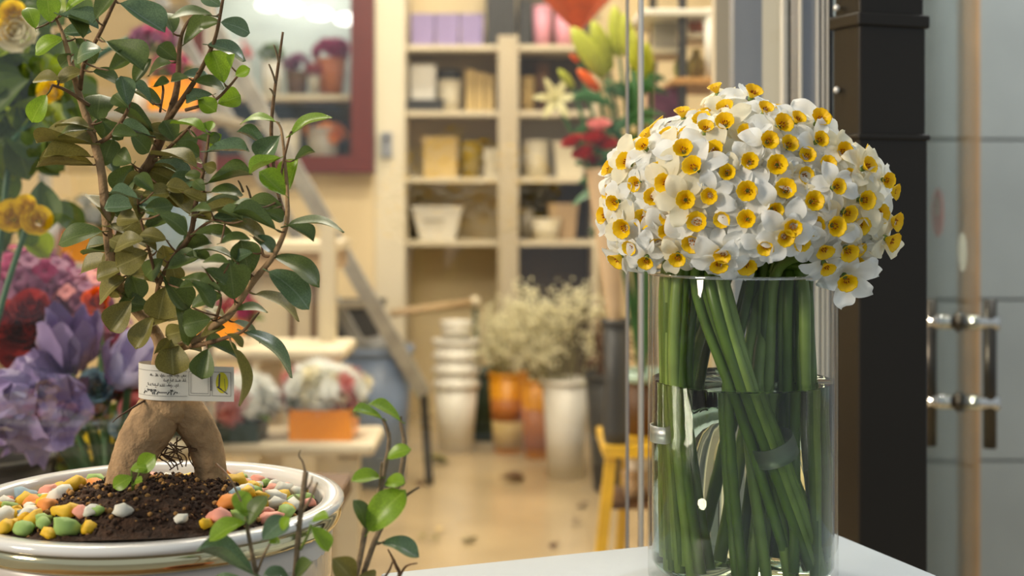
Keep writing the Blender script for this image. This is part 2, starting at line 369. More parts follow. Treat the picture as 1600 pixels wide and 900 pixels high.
ceiling_lamp(-1.0, 2.7, 1.2, .3, 27, 'bright ceiling lamp above the flower stand')
ceiling_lamp(-.1, 5.5, 1.0, .3, 22, 'added ceiling lamp brightening the shelf unit from the front')  # extra unseen lamp, added to brighten the shelf back panels
ceiling_lamp(-.85, 2.0, .5, .3, 22, 'added ceiling lamp brightening the wrapped bouquets by the window')  # unseen lamp added so the bouquets and yellow roses get more light
ceiling_lamp(.1, 3.2, .3, .9, 20, 'bright ceiling lamp above the lilies')

# ------------------------------------------------------------------ white table
tu, tv = Vector((-.936, -.353, 0)), Vector((.353, -.936, 0)); tc0 = Vector((.286, 1.231, 0))
tctr = tc0 + tu * .21 + tv * .30
tb = thing('white_table', 'white painted table under the vase of narcissi', 'table', (tctr.x, tctr.y, 0))
MB().box((tctr.x, tctr.y, .765), (.42, .60, .03), math.atan2(.353, .936)).build('tabletop', 'white_paint', tb, False, bevel=.002)
MB().box((tctr.x, tctr.y, .72), (.36, .54, .06), math.atan2(.353, .936)).build('apron', 'white_paint', tb, False)
for su in (.04, .38):
    for sv in (.04, .56):
        q = tc0 + tu * su + tv * sv
        MB().box((q.x, q.y, .375), (.035, .035, .75), math.atan2(.353, .936)).build('leg', 'white_paint', tb, False)

# low bench that carries the bonsai
bn = thing('plant_bench', 'low wooden bench carrying the bonsai pot', 'bench', (-.29, .92, 0))
for k in range(4):
    MB().box((-.29, .735 + k * .125, .648), (.37, .118, .024)).build('plank', 'bench_wood', bn, False, bevel=.002)
for sx in (-.45, -.13):
    for sy in (.72, 1.13): MB().box((sx, sy, .318), (.035, .035, .636)).build('leg', 'bench_wood', bn, False)

# ------------------------------------------------------------------ leaf meshes
def leaf_mesh(name, arch, fold, wav, seed, mat, obov=.85, bend=0.):
    def fn(u, v):
        t = u; s = (v - .5) * 2
        t_ = min(1., t); prof = 1.6 * t_ ** (obov - .13) * max(0., 1 - t_ ** 3.2) ** .55 if t_ > 0 else 0.
        wd = .5 * prof
        x = t - .04 * s * s * t
        z = -arch * t * t + fold * abs(s) * wd * 2 + wav * math.sin(6 * t + seed) * s * .5 + wav * .5 * math.sin(9 * t + seed * 2)
        return Vector((x, s * wd + bend * t * t, z))
    mb = MB().grid(lambda u, v: fn(1 - (1 - u) ** 1.35, v), 13, 4, uv=True)
    mb.tube([(-.14, 0, .01), (.02, 0, 0), (.3, bend * .09, -arch * .09 - .008)], [.016, .014, .006], 5)
    return mb.mesh(name, mat)
LEAF = [leaf_mesh('leaf', .10, .22, .02, 0, 'leaf_dark'), leaf_mesh('leaf', .28, .16, .03, 2, 'leaf_dark', .8), leaf_mesh('leaf', .04, .3, .025, 4, 'leaf_dark', .9, .06),
        leaf_mesh('leaf', .42, .12, .02, 1, 'leaf_dark', .8, -.05)]
LCLS = {0: 'leaf_dark', 1: 'leaf_olive', 2: 'leaf_young', 3: 'leaf_sky_sheen'}
def place_leaf(parent, bpt, tpt, wpx_m, cls, rr, ratio=.66):
    """blade from bpt to tpt, seen wpx_m wide from the street side, upper face up"""
    x = tpt - bpt; L = x.length * 1.1; xd = x.normalized(); wpx_m *= 1.18; W = max(wpx_m * 1.02, ratio * L)
    W = min(W, .95 * L) if W > wpx_m else W
    view = -((bpt + tpt) / 2 - Vector((0, 0, CZ))).normalized()
    n0 = (view - xd * view.dot(xd)).normalized(); cs = min(1., wpx_m / W); sn = math.sqrt(1 - cs * cs)
    side = xd.cross(n0); sg = 1 if side.z >= 0 else -1
    n = n0 * cs + side * sg * sn
    me = LEAF[rr.randrange(len(LEAF))]
    return put('leaf', me, parent, frame(xd, n, bpt, L, W, L), cls if isinstance(cls, str) else LCLS[cls])

# ------------------------------------------------------------------ bonsai pot
pc = Vector((-.27, 1.0, .66)); RZ = .859
pot = thing('bonsai_pot', 'round white glazed pot with a mirror gold band holding the bonsai', 'pot', pc)
MB().lathe([(0.0, .66), (.108, .66), (.112, .668), (.122, .74), (.131, .80), (.1345, .834), (.1345, .842), (.124, .842), (.118, .74), (.0, .72)], (pc.x, pc.y, 0), 72).build('body', 'porcelain_body', pot)
MB().lathe([(.1345, .8405), (.1385, .841), (.1405, .845), (.1408, .8505), (.139, .8535), (.134, .8535)], (pc.x, pc.y, 0), 96, closed=True).build('band', 'gold_band', pot)
MB().lathe([(.1405, .8535), (.1425, .855), (.1430, .8575), (.1415, .8598), (.138, .8606), (.130, .8604), (.1275, .859), (.1262, .855), (.125, .842), (.123, .80), (.133, .80), (.134, .8535)], (pc.x, pc.y, 0), 96, closed=True).build('rim', 'porcelain', pot)
def soil_h(x, y):
    dx, dy = x - pc.x - .008, y - pc.y + .026
    r = math.hypot(dx, dy * .9); base = .852 - .05 * (y - pc.y)
    m = max(0., 1 - (r / .098) ** 2); m = m * m * (3 - 2 * m)
    h = base + .023 * m
    if math.hypot(x - pc.x, y - pc.y) < .118: h += .0038 * noise.noise(Vector((x * 130, y * 130, 0))) + .0014 * noise.noise(Vector((x * 380, y * 380, 5)))
    return h
sm = MB()
def sfn(u, v):
    r = .1235 * u; a = 2 * math.pi * v; x, y = pc.x + r * math.cos(a), pc.y + r * math.sin(a); return Vector((x, y, soil_h(x, y)))
sm.grid(sfn, 60, 150)
rs = random.Random(5)
cm = MB()
for k in range(2600):
    r = .116 * math.sqrt(rs.random()); a = rs.uniform(0, 6.283); x, y = pc.x + r * math.cos(a), pc.y + r * math.sin(a)
    (cm if k % 4 == 0 else sm).blob((x, y, soil_h(x, y) + .0006), rs.uniform(.0006, .0021) if k % 9 else rs.uniform(.0016, .003), 0, .5, 2, k)
so = sm.build('potting_soil', 'soil', None, True, org=(pc.x, pc.y, .85))
tag(so, 'dark brown potting soil mounded around the bonsai roots', 'soil', kind='stuff')
co_ = cm.build('soil_crumbs', 'soil_crumb', None, True); co_.parent = so; co_.location = (-pc.x, -pc.y, -.85); co_['kind'] = 'stuff'
# coloured pebbles
PM = [MB().blob((0, 0, 0), 1, 2, .55, 1.3, s * 3.1, (1, .8, .66)).mesh('pebble', 'pebble_white') for s in range(6)]
WORD = {'yellow': 'yellow painted pebble in the ring around the bonsai soil', 'pink': 'salmon pink pebble in the ring around the bonsai soil', 'white': 'off-white pebble in the ring around the bonsai soil',
        'green': 'pale green pebble in the ring around the bonsai soil', 'orange': 'orange painted pebble in the ring around the bonsai soil', 'blue': 'grey-blue pebble in the ring around the bonsai soil'}
def pebble(x, y, r, col, lift=.0, lab=None):
    o = bpy.data.objects.new('pebble', PM[rs.randrange(6)]); COL.objects.link(o)
    o.location = (x, y, soil_h(x, y) + r * .42 + lift); o.scale = (r, r, r); o.rotation_euler = (rs.uniform(-.4, .4), rs.uniform(-.4, .4), rs.uniform(0, 6.28))
    o.material_slots[0].link = 'OBJECT'; o.material_slots[0].material = MATS['pebble_' + col]
    tag(o, lab or WORD[col], 'pebble', None if lab else col + ' pebbles in the bonsai pot'); return o
spots = []; tries = 0
names = ['yellow'] * 8 + ['pink'] * 5 + ['white'] * 5 + ['green'] * 5 + ['orange'] * 3 + ['blue'] * 2
while len(spots) < 215 and tries < 9000:
    tries += 1; a = rs.uniform(0, 6.283); r = rs.uniform(.055, .1185)
    x, y = pc.x + r * math.cos(a), pc.y + r * math.sin(a); s = rs.uniform(.0056, .0105)
    dxm, dym = x - pc.x - .008, y - pc.y + .026
    ppx = 800 + F * x / y
    if math.hypot(dxm, dym * .9) < ((.066 if ppx < 150 or ppx > 320 else .088) + .006 * math.sin(5 * a)): continue
    if any((x - q[0]) ** 2 + (y - q[1]) ** 2 < (.78 * (s + q[2])) ** 2 for q in spots): continue
    if math.hypot(x - pc.x, y - pc.y) + s * .8 > .122: continue
    spots.append((x, y, s)); pebble(x, y, s, rs.choice(names), lift=.0012)
for (px, py, d, rp, col, lab) in ((193, 824, .90, 17, 'white', 'large beige pebble at the front of the bonsai soil mound'), (142, 823, .905, 14, 'white', 'small off-white pebble resting on the front of the soil'),
                                  (47, 793, .935, 19, 'white', 'large cracked white pebble among the yellow pebbles'), (283, 828, .90, 12, 'white', 'white pebble at the front edge of the soil near the rim')):
    p = P(px, py, d); o = pebble(p.x, p.y, S(rp, d), col, .002, lab)
rim_in = .121

# ------------------------------------------------------------------ bonsai
bz = thing('ficus_bonsai', 'ginseng ficus bonsai with swollen roots and glossy oval leaves', 'bonsai', (pc.x, pc.y, .85))
def ptube(mb, pts, n=10, k=5, bump=0., seed=0.):
    """pts: (px, py, depth, radius px)"""
    sp = smoothpath(pts, k); mb.tube([P(a, b, c) for a, b, c, r in sp], [S(max(r, .4), c) for a, b, c, r in sp], n, bump=bump, seed=seed); return mb
tk = MB()
ptube(tk, [(252, 535, 1.0, 10), (250, 562, 1.0, 12), (253, 585, 1.0, 20), (258, 612, 1.0, 33), (262, 640, 1.0, 40), (262, 658, 1.0, 30)], 20, 6, .06)
ptube(tk, [(262, 618, 1.0, 30), (242, 655, .995, 38), (219, 692, .99, 36), (202, 732, .985, 32), (192, 765, .985, 29), (186, 795, .985, 24)], 20, 6, .05, 3)
ptube(tk, [(268, 620, 1.0, 30), (299, 655, 1.005, 29), (319, 690, 1.01, 27), (328, 725, 1.01, 25), (330, 760, 1.01, 24), (334, 792, 1.01, 20)], 20, 6, .05, 8)
tk.build('trunk', 'bark', bz)
ar = MB()
for k in range(16):
    x0 = R.uniform(252, 300); x1 = R.uniform(250, 305); y0 = R.uniform(664, 700); y1 = R.uniform(705, 742)
    ptube(ar, [(x0, y0, 1.008, 1.5), (x0 + R.uniform(-14, 14), y0 * .6 + y1 * .4, 1.0, 1.2), (x1 + R.uniform(-14, 14), y0 * .3 + y1 * .7, .998, 1.1), (x1, y1, .995, 1.0)], 5, 4)
ar.build('aerial_root', 'brown_wood', bz)
ptube(MB(), [(226, 626, .985, 1.8), (212, 634, .975, 1.6), (195, 645, .97, 1.4), (183, 653, .965, 1.0), (176, 660, .965, .6)], 6, 4).build('aerial_root', 'brown_wood', bz)
ptube(MB(), [(338, 725, .98, 2), (352, 738, .97, 1.6), (362, 752, .96, 1.4), (372, 775, .955, 1.0)], 6, 4).build('aerial_root', 'brown_wood', bz)
BR = [  # traced branches (px, py, depth, radius px)
    [(252, 545, 1.0, 10), (243, 520, 1.0, 10), (215, 487, 1.0, 9), (190, 450, 1.0, 8.5), (173, 405, 1.0, 8), (166, 340, 1.0, 7.5), (158, 265, 1.0, 7), (142, 205, 1.0, 6.5), (125, 152, 1.0, 5.5), (110, 95, 1.0, 4.5), (95, 45, 1.0, 3), (78, 10, 1.0, 2)],
    [(182, 420, 1.0, 7), (192, 340, 1.01, 7), (210, 288, 1.015, 8), (236, 250, 1.02, 8), (262, 190, 1.02, 7), (277, 133, 1.02, 5), (281, 70, 1.02, 3.5), (290, 40, 1.02, 2.5), (305, 22, 1.02, 2)],
    [(263, 187, 1.02, 5), (300, 133, 1.0, 4), (320, 97, .99, 3.6), (337, 57, .985, 3), (348, 0, .98, 2.5), (352, -20, .98, 2)],
    [(290, 172, 1.01, 3), (333, 158, 1.0, 2.5), (358, 135, .99, 2.2), (375, 114, .985, 1.5)],
    [(125, 140, 1.0, 4), (132, 98, .985, 3.4), (157, 50, .975, 3.2), (180, 0, .97, 3), (185, -15, .97, 3)],
    [(150, 225, 1.0, 3.5), (172, 212, .985, 3.5), (197, 177, .975, 3), (205, 150, .97, 2)],
    [(250, 548, 1.0, 9), (300, 536, .98, 7), (330, 512, .97, 6.2), (360, 490, .965, 6), (393, 443, .96, 5.2), (427, 400, .955, 4.6), (447, 353, .955, 4), (449, 307, .955, 3.2), (446, 262, .955, 2.6), (440, 205, .955, 2.2), (432, 190, .955, 1.4)],
    [(290, 540, .985, 5), (317, 538, .97, 4), (352, 528, .955, 3.2), (380, 517, .95, 2.8), (397, 497, .95, 2), (405, 488, .95, 1.2)],
    [(445, 335, .96, 2.5), (432, 290, .98, 3), (424, 215, .985, 3), (427, 160, .985, 2.8), (435, 100, .985, 2.4), (442, 50, .985, 1.8)],
    [(245, 490, 1.0, 5), (248, 445, .98, 4), (272, 402, .975, 4.5), (297, 368, .975, 4.4), (306, 318, .975, 4), (319, 262, .97, 3), (327, 206, .97, 2)],
    [(247, 445, .98, 3), (232, 388, .965, 2.6), (220, 343, .96, 2), (216, 320, .96, 1.4)],
    [(427, 400, .955, 2.5), (411, 398, .955, 2.5), (410, 375, .955, 2)],
    [(445, 300, .957, 2.4), (440, 270, .95, 2), (452, 215, .945, 2), (456, 205, .945, 1.5)],
    [(297, 370, .975, 3), (330, 345, .96, 2.5), (352, 348, .95, 1.8)],
    [(335, 505, .97, 3), (345, 470, .95, 2.4), (338, 445, .94, 1.6)],
    [(140, 165, 1.0, 3), (105, 142, .99, 3), (82, 133, .98, 2)],
    [(250, 175, 1.02, 2), (255, 140, 1.03, 2), (250, 125, 1.03, 1)],
    [(250, 245, 1.02, 3), (290, 205, 1.0, 2.4), (300, 195, .99, 1.6)],
]
SK = []
for i, b in enumerate(BR):
    mb = ptube(MB(), b, 10 if i in (0, 1, 6) else 7, 6, .10 if i in (0, 1, 6) else .05, i)
    # small knots along the wood
    for (a, y, d, r) in smoothpath(b, 2)[2:-1]:
        if R.random() < .6: mb.blob(P(a + R.uniform(-1, 1) * r, y, d - S(r, d) * .6), S(r * .5, d), 1, .4, 3, y)
    mb.build('trunk_stem' if i == 0 else 'branch', 'bark' if i in (0, 6) else 'twig_bark', bz)
    SK += smoothpath(b, 5)
for (a, b2) in (((436, 98), (428, 70)), ((431, 130), (420, 100)), ((429, 150), (421, 138)), ((300, 335), (320, 338)), ((304, 345), (316, 320)), ((420, 262), (412, 245)), ((432, 300), (421, 270)), ((380, 300), (372, 282)), ((392, 310), (385, 290))):
    ptube(MB(), [(a[0], a[1], .975, 2), ((a[0] + b2[0]) / 2, (a[1] + b2[1]) / 2 - 2, .972, 1.7), (b2[0], b2[1], .97, 1.2)], 6, 3).build('twig', 'twig_grey', bz)
LV = """93,23,148,42,22,3 187,5,253,42,32,3 270,52,263,14,24,0 78,35,75,-5,30,2 55,45,45,10,22,2 100,60,55,76,20,2 97,52,138,48,20,3 103,18,135,-5,14,2 165,65,217,105,34,0
160,78,113,82,26,3 145,112,185,116,18,0 93,125,53,118,18,1 132,112,90,120,18,1 73,148,48,185,26,2 152,187,155,145,44,0 200,165,192,122,26,3 200,168,178,148,22,0 253,170,212,142,14,0
268,98,228,108,16,0 277,95,250,72,24,0 287,70,330,38,22,0 333,25,277,8,12,0 345,35,388,42,24,3 345,10,318,-8,20,3 345,35,313,40,18,0 325,70,380,74,20,3 350,130,335,82,35,2 362,105,366,85,10,2
368,118,388,108,16,2 340,162,374,152,28,2 310,155,335,172,24,2 332,148,293,158,18,3 285,118,327,112,16,3 305,128,346,124,18,0 295,122,268,125,12,0 240,135,263,128,12,0 322,207,276,180,12,2 328,232,345,212,14,2
327,205,331,190,12,2 327,205,320,192,10,2 140,200,92,185,12,1 138,203,92,195,18,0 145,225,66,218,16,1 143,245,73,240,22,1 145,258,64,256,16,1 235,212,185,202,14,3 215,212,178,208,18,0 162,260,170,222,30,0
205,255,180,240,28,0 208,258,182,298,36,0 240,225,222,212,26,1 240,208,185,172,10,0 270,222,305,215,24,0 308,262,248,224,18,1 275,225,310,238,20,0 235,258,294,260,16,3 225,265,270,275,26,1 250,248,310,240,14,1
225,288,296,300,20,1 318,280,292,270,14,0 317,258,336,265,22,1 325,286,388,272,14,0 320,298,304,282,16,0 160,362,97,364,26,0 172,350,149,298,26,1 215,310,175,300,14,3 217,345,210,298,26,1 222,305,263,300,22,1
235,285,299,312,18,1 187,365,218,345,30,1 225,375,177,380,24,1 232,395,185,415,38,1 245,392,197,358,22,1 203,428,247,422,20,1 203,425,218,462,30,0 200,418,153,432,24,1 197,435,148,462,26,1 232,478,192,470,26,0
205,470,172,512,38,1 258,448,248,496,54,1 255,432,294,478,34,0 283,498,221,508,26,1 240,495,212,540,28,1 292,515,262,525,28,1 268,530,268,582,50,1 330,498,288,505,42,0 325,545,313,588,34,0 366,468,360,412,46,0
390,430,378,380,40,0 420,425,480,455,34,3 400,460,468,472,18,1 428,402,494,415,20,0 450,352,487,375,16,0 450,353,522,332,12,0 430,358,368,330,16,0 443,327,396,308,24,0 446,305,410,270,28,2 449,305,464,253,25,2
408,325,358,306,12,0 273,395,325,378,20,0 365,405,323,375,10,0 290,398,327,405,14,0 358,412,323,397,14,0 262,420,305,402,22,0 305,365,353,352,12,0 292,362,276,343,20,0 308,330,365,308,12,0 310,335,370,322,12,1
355,350,415,362,20,1 395,370,428,385,18,3 340,450,297,420,14,0 345,455,310,445,14,0 350,498,325,472,14,1 370,485,411,472,14,0 365,503,410,516,12,0 383,520,465,552,22,3 355,522,380,535,10,1 365,545,402,612,18,1
430,190,383,175,12,2 455,210,505,172,14,2 415,228,375,205,14,3 437,212,405,245,34,3 460,250,490,238,10,0 438,247,392,268,12,2 300,440,335,470,20,0 275,470,308,520,26,0 210,395,178,372,22,1 300,300,262,290,20,1
330,300,372,290,16,0 170,300,200,330,30,0 225,330,262,320,24,0 160,190,190,215,22,0 118,60,150,92,24,0 130,60,118,20,22,0 150,30,175,-8,22,0 210,130,232,95,20,0 235,160,205,128,14,3 305,215,340,228,16,0
240,300,215,275,22,0 250,335,290,350,20,0 260,375,225,362,20,1 280,450,320,440,16,0 195,395,160,408,20,1 410,330,440,345,18,0 380,345,345,330,14,0 395,395,360,400,16,3 170,110,205,90,22,0 190,300,222,278,26,1
250,290,280,320,22,1 285,300,320,312,18,1 200,345,178,318,22,0 115,85,92,102,20,0 330,330,300,318,16,0 345,380,385,365,14,0 205,210,232,232,24,0 255,405,222,432,26,0 320,420,352,442,18,0 300,480,330,455,18,0"""
rl = random.Random(3); cnt = 0
for tkn in LV.split():
    bx, by, tx, ty_, ww, cl = [float(q) for q in tkn.split(',')]
    j = min(range(len(SK)), key=lambda k: (SK[k][0] - bx) ** 2 + (SK[k][1] - by) ** 2); ax, ay, ad, ar_ = SK[j]
    dist = math.hypot(ax - bx, ay - by); Lp = math.hypot(tx - bx, ty_ - by)
    db_ = ad + rl.uniform(-.018, .012) - .0004 * dist
    slope = rl.uniform(-.35, .35)
    dt = db_ + slope * S(Lp, db_)
    o = place_leaf(bz, P(bx, by, db_), P(tx, ty_, dt), S(ww, db_), int(cl), rl)
    if dist > 6: ptube(MB(), [(ax, ay, ad, 1.8), ((ax + bx) / 2, (ay + by) / 2 + 2, (ad + db_) / 2, 1.6), (bx, by, db_, 1.2)], 5, 3).build('twig', 'twig_bark', bz)
for k in range(80):
    ax, ay, ad, ar_ = SK[rl.randrange(len(SK))]
    if not (190 < ay < 545) or ax > 330: continue
    an_ = rl.uniform(0, 6.283); Lp = rl.uniform(36, 62); db_ = ad + rl.uniform(-.01, .03)
    tx, ty_ = ax + Lp * math.cos(an_), ay - .55 * Lp * math.sin(an_)
    cl = 1 if (ay > 320 and ax < 300 and rl.random() < .7) or rl.random() < .2 else (3 if rl.random() < .3 else 0)
    place_leaf(bz, P(ax, ay, db_), P(tx, ty_, db_ + rl.uniform(-.3, .4) * S(Lp, 1)), S(rl.uniform(12, 30), db_), cl, rl)
# the seedling at the foot of the trunk
sd = thing('seedling', 'tiny three-leaved seedling sprouting at the foot of the bonsai', 'seedling', P(207, 765, .93))
for (a, b, c_, e, wv) in ((218, 738, 234, 715, 24), (205, 732, 222, 725, 12), (206, 745, 180, 758, 20), (208, 757, 220, 752, 8)):
    ptube(MB(), [(207, 766, .93, 1.6), ((207 + a) / 2, (766 + b) / 2, .928, 1.5), (a, b, .926, 1.3)], 5, 3).build('stem', 'scape_pale', sd)
    place_leaf(sd, P(a, b, .926), P(c_, e, .92), S(wv, .926), 2, rl, .8)

# paper label round the trunk
lb = thing('paper_label', 'white paper label with Persian numerals wrapped round the bonsai trunk', 'label', P(262, 628, 1.0))
lc = P(259, 600, 1.0); lr = S(41, 1.0); lz0, lz1 = P(0, 627, .98).z, P(0, 572, .98).z
arc = math.radians(250); flap = S(96, .97)
a_end = math.radians(-62)                # angle where the strip leaves the ring towards the flap (toward camera, then right)
def label_pt(s, z, off=0.):
    """s: metres along the strip; negative runs round the ring, positive along the flap"""
    e = Vector((math.cos(a_end), math.sin(a_end), 0)); tg = Vector((-math.sin(a_end), math.cos(a_end), 0))
    if s <= 0:
        a = a_end + s / lr; p = Vector((lc.x, lc.y, 0)) + Vector((math.cos(a), math.sin(a), 0)) * (lr + off); p.z = z - .001 * math.sin(s * 60); return p
    tdir = Vector((.985, .17, 0)); k = min(1, s / .012); dr = (tg * (1 - k) + tdir * k).normalized(); nn = Vector((dr.y, -dr.x, 0))
    p = Vector((lc.x, lc.y, 0)) + e * lr + (tg * .4 + tdir * .6).normalized() * min(s, .012) + tdir * max(0, s - .012) + nn * off
    p.z = z - .05 * s; return p
ln = arc * lr
def lfn(u, v): s = -ln + (ln + flap) * u; return label_pt(s, lz0 + (lz1 - lz0) * v)
MB().grid(lfn, 60, 6).build('paper', 'paper_label', lb)
def strip(s0, s1, t0, t1, th=.00025, name='print_line', mat='ink', mb=None):
    n = max(2, int(abs(s1 - s0) / .002)); m = mb or MB()
    hz = lz1 - lz0; d = Vector((s1 - s0, (t1 - t0) * hz)); nrm = Vector((-d.y, d.x)).normalized() * th / 2
    vs, fs = [], []
    for k in range(n + 1):
        s = s0 + (s1 - s0) * k / n; z = lz0 + hz * (t0 + (t1 - t0) * k / n)
        vs += [label_pt(s - nrm.x, z - nrm.y, .0003), label_pt(s + nrm.x, z + nrm.y, .0003)]
    fs = [(2 * k, 2 * k + 2, 2 * k + 3, 2 * k + 1) for k in range(n)]; m.add(vs, fs)
    return m
pr = MB()
strip(-.032, .0108, .84, .84, mb=pr); strip(-.032, .0108, .13, .13, mb=pr)
def rect(a, b, t0, t1): strip(a, b, t0, t0, mb=pr); strip(a, b, t1, t1, mb=pr); strip(a, a, t0, t1, mb=pr); strip(b, b, t0, t1, mb=pr)
rect(.0120, .0275, .16, .84); rect(.0290, .0425, .16, .84); rect(.0135, .0260, .22, .78)
pr.build('printed_rules', 'ink', lb, False)
# illegible printed script lines, written as joined strokes
sq = MB(); rq = random.Random(9)
for (t, sa, sb) in ((.70, -.0165, .0100), (.56, -.007, .0098), (.42, -.017, .0045), (.68, -.040, -.033), (.5, -.041, -.037), (.36, -.041, -.0385)):
    s = sb
    while s > sa:
        wl_ = rq.uniform(.0025, .005); strip(s, max(sa, s - wl_), t, t + rq.uniform(-.01, .01), .00045, mb=sq)
        for k in range(3):
            x = s - wl_ * rq.random(); strip(x, x + rq.uniform(-.0006, .0006), t, t + rq.uniform(.04, .085), .0004, mb=sq)
        if rq.random() < .6: x = s - wl_ * rq.random(); strip(x, x - .0006, t - .04, t - .045, .0006, mb=sq)
        s -= wl_ + .0012
sq.build('printed_script', 'ink', lb, False)
def text_mesh(txt, size):
    cu = bpy.data.curves.new('numerals', 'FONT'); cu.body = txt; cu.size = size; cu.offset = size * .03; cu.resolution_u = 2
    o = bpy.data.objects.new('numerals', cu); COL.objects.link(o)
    me = bpy.data.meshes.new_from_object(o.evaluated_get(bpy.context.evaluated_depsgraph_get())); bpy.data.objects.remove(o)
    return me
bpy.context.view_layer.update()
me = text_mesh('\u06f6\u06f0\u06f3\u06f9\u06f4\u06f6\u06f0\u06f0\u06f0\u06f0\u06f6\u06f4\u06f6\u06f0', .0046)
if len(me.vertices):
    xs_ = [v.co.x for v in me.vertices]; wd = max(xs_) - min(xs_); x0 = min(xs_)
    nb = MB(); nb.add([label_pt(-.0225 + (v.co.x - x0) / wd * .0265, lz0 + (lz1 - lz0) * .17 + v.co.y * 1.15, .00035) for v in me.vertices], [tuple(p.vertices) for p in me.polygons])
    nb.build('printed_numerals', 'black_plastic', lb, False)
yb = MB(); vs = [label_pt(.0360 + .0045 * math.cos(2 * math.pi * k / 24), lz0 + (lz1 - lz0) * .54 + .0078 * math.sin(2 * math.pi * k / 24), .0002) for k in range(24)]
yb.add(vs, [tuple(range(24))]).build('yellow_emblem', 'label_yellow', lb, False)
em = MB(); strip(.0338, .0343, .38, .80, .0012, mb=em); strip(.0325, .0358, .42, .34, .0011, mb=em); strip(.0348, .0400, .36, .22, .0007, mb=em); strip(.0385, .0378, .30, .66, .0003, mb=em); strip(.0280, .0280, .3, .78, .0007, mb=em)
em.build('printed_emblem', 'ink', lb, False)

# ------------------------------------------------------------------ sapling in front of the pot
sap = thing('ficus_sapling', 'young ficus cuttings with bare twigs and bright leaves in front of the bonsai pot', 'plant', (-.15, .80, .66))
MB().lathe([(0, .66), (.034, .66), (.043, .742), (.046, .742), (.046, .75), (.041, .75), (.038, .735), (0, .735)], (-.15, .80, 0), 32).build('nursery_pot', 'terracotta', sap)
MB().lathe([(.0375, .7352), (.02, .739), (.001, .741)], (-.15, .80, 0), 20).build('soil', 'soil', sap)
b0 = (-.15 / .80 * F + 800, HY + (CZ - .736) / .80 * F)
TW = [
    ([(b0[0] - 8, b0[1], .80, 4), (412, 960, .815, 4), (401, 900, .82, 4), (392, 855, .82, 3.4), (386, 815, .82, 3), (392, 785, .82, 2)], 'twig_grey'),
    ([(403, 892, .82, 2.4), (412, 868, .815, 2.2), (423, 847, .81, 1.6)], 'twig_grey'),
    ([(386, 815, .82, 2), (375, 780, .82, 1.8), (362, 752, .82, 1.2), (350, 740, .82, .8)], 'twig_grey'),
    ([(b0[0], b0[1], .80, 4.4), (455, 960, .82, 4.6), (461, 900, .83, 4.6), (468, 820, .83, 4.6), (474, 770, .83, 4.6), (478, 737, .83, 4.8)], 'twig_grey'),
    ([(477, 738, .83, 2.2), (473, 722, .83, 1.6), (467, 712, .83, 1.2), (470, 703, .83, .8)], 'twig_grey'),
    ([(472, 800, .83, 2.4), (485, 780, .825, 2), (496, 754, .82, 1.4)], 'twig_grey'),
    ([(476, 770, .83, 2), (486, 755, .83, 1.5), (488, 744, .83, 1)], 'twig_grey'), ([(474, 785, .83, 1.6), (462, 775, .83, 1.3), (452, 764, .83, .9)], 'twig_grey'),
    ([(470, 858, .83, 2.6), (480, 838, .82, 2.4), (486, 820, .815, 2)], 'scape_pale'),
    ([(b0[0] + 4, b0[1], .80, 4.6), (540, 950, .82, 4.8), (556, 900, .83, 4.8), (567, 850, .83, 4.6), (573, 818, .83, 4.6), (592, 772, .83, 4.4), (602, 728, .83, 4), (608, 690, .83, 3.6), (604, 668, .83, 3.2), (598, 654, .83, 2.6)], 'twig_grey'),
    ([(b0[0] + 10, b0[1], .80, 4.6), (548, 950, .83, 4.8), (570, 890, .835, 4.8), (588, 840, .84, 4.6), (607, 802, .84, 4.4), (620, 765, .84, 4.2), (630, 720, .84, 4), (632, 690, .84, 3.6), (627, 664, .84, 3.2), (627, 650, .84, 1.6)], 'twig_grey'),
    ([(616, 791, .84, 2.6), (632, 776, .835, 2.4), (648, 765, .83, 2), (655, 761, .83, 2)], 'twig_grey'), ([(592, 775, .83, 2.4), (595, 740, .825, 2.2), (597, 722, .82, 1.6)], 'twig_grey'),
    ([(604, 780, .835, 2.2), (612, 760, .83, 2), (630, 758, .828, 1.2)], 'twig_grey'), ([(590, 850, .84, 2), (596, 848, .835, 1.6), (600, 846, .83, 1.4)], 'twig_grey'),
    ([(b0[0] + 14, b0[1], .80, 3.6), (585, 960, .84, 3.4), (622, 905, .85, 3), (618, 882, .85, 2.6), (606, 858, .85, 1.2)], 'twig_bark'),
    ([(623, 905, .85, 2), (634, 885, .845, 1.8), (652, 880, .84, 1)], 'twig_bark'), ([(590, 915, .84, 2.4), (606, 895, .842, 2), (614, 877, .845, 1.4)], 'twig_bark')]
SK2 = []
for b, mt in TW:
    mb = ptube(MB(), b, 7, 5, .08, b[0][0]); SK2 += smoothpath(b, 4)
    for (a, y, d, r) in smoothpath(b, 2)[1:-1]:
        if R.random() < .5: mb.blob(P(a + R.uniform(-1, 1) * r, y, d - S(r, d) * .5), S(r * .55, d), 1, .4, 3, y)
    mb.build('twig', mt, sap)
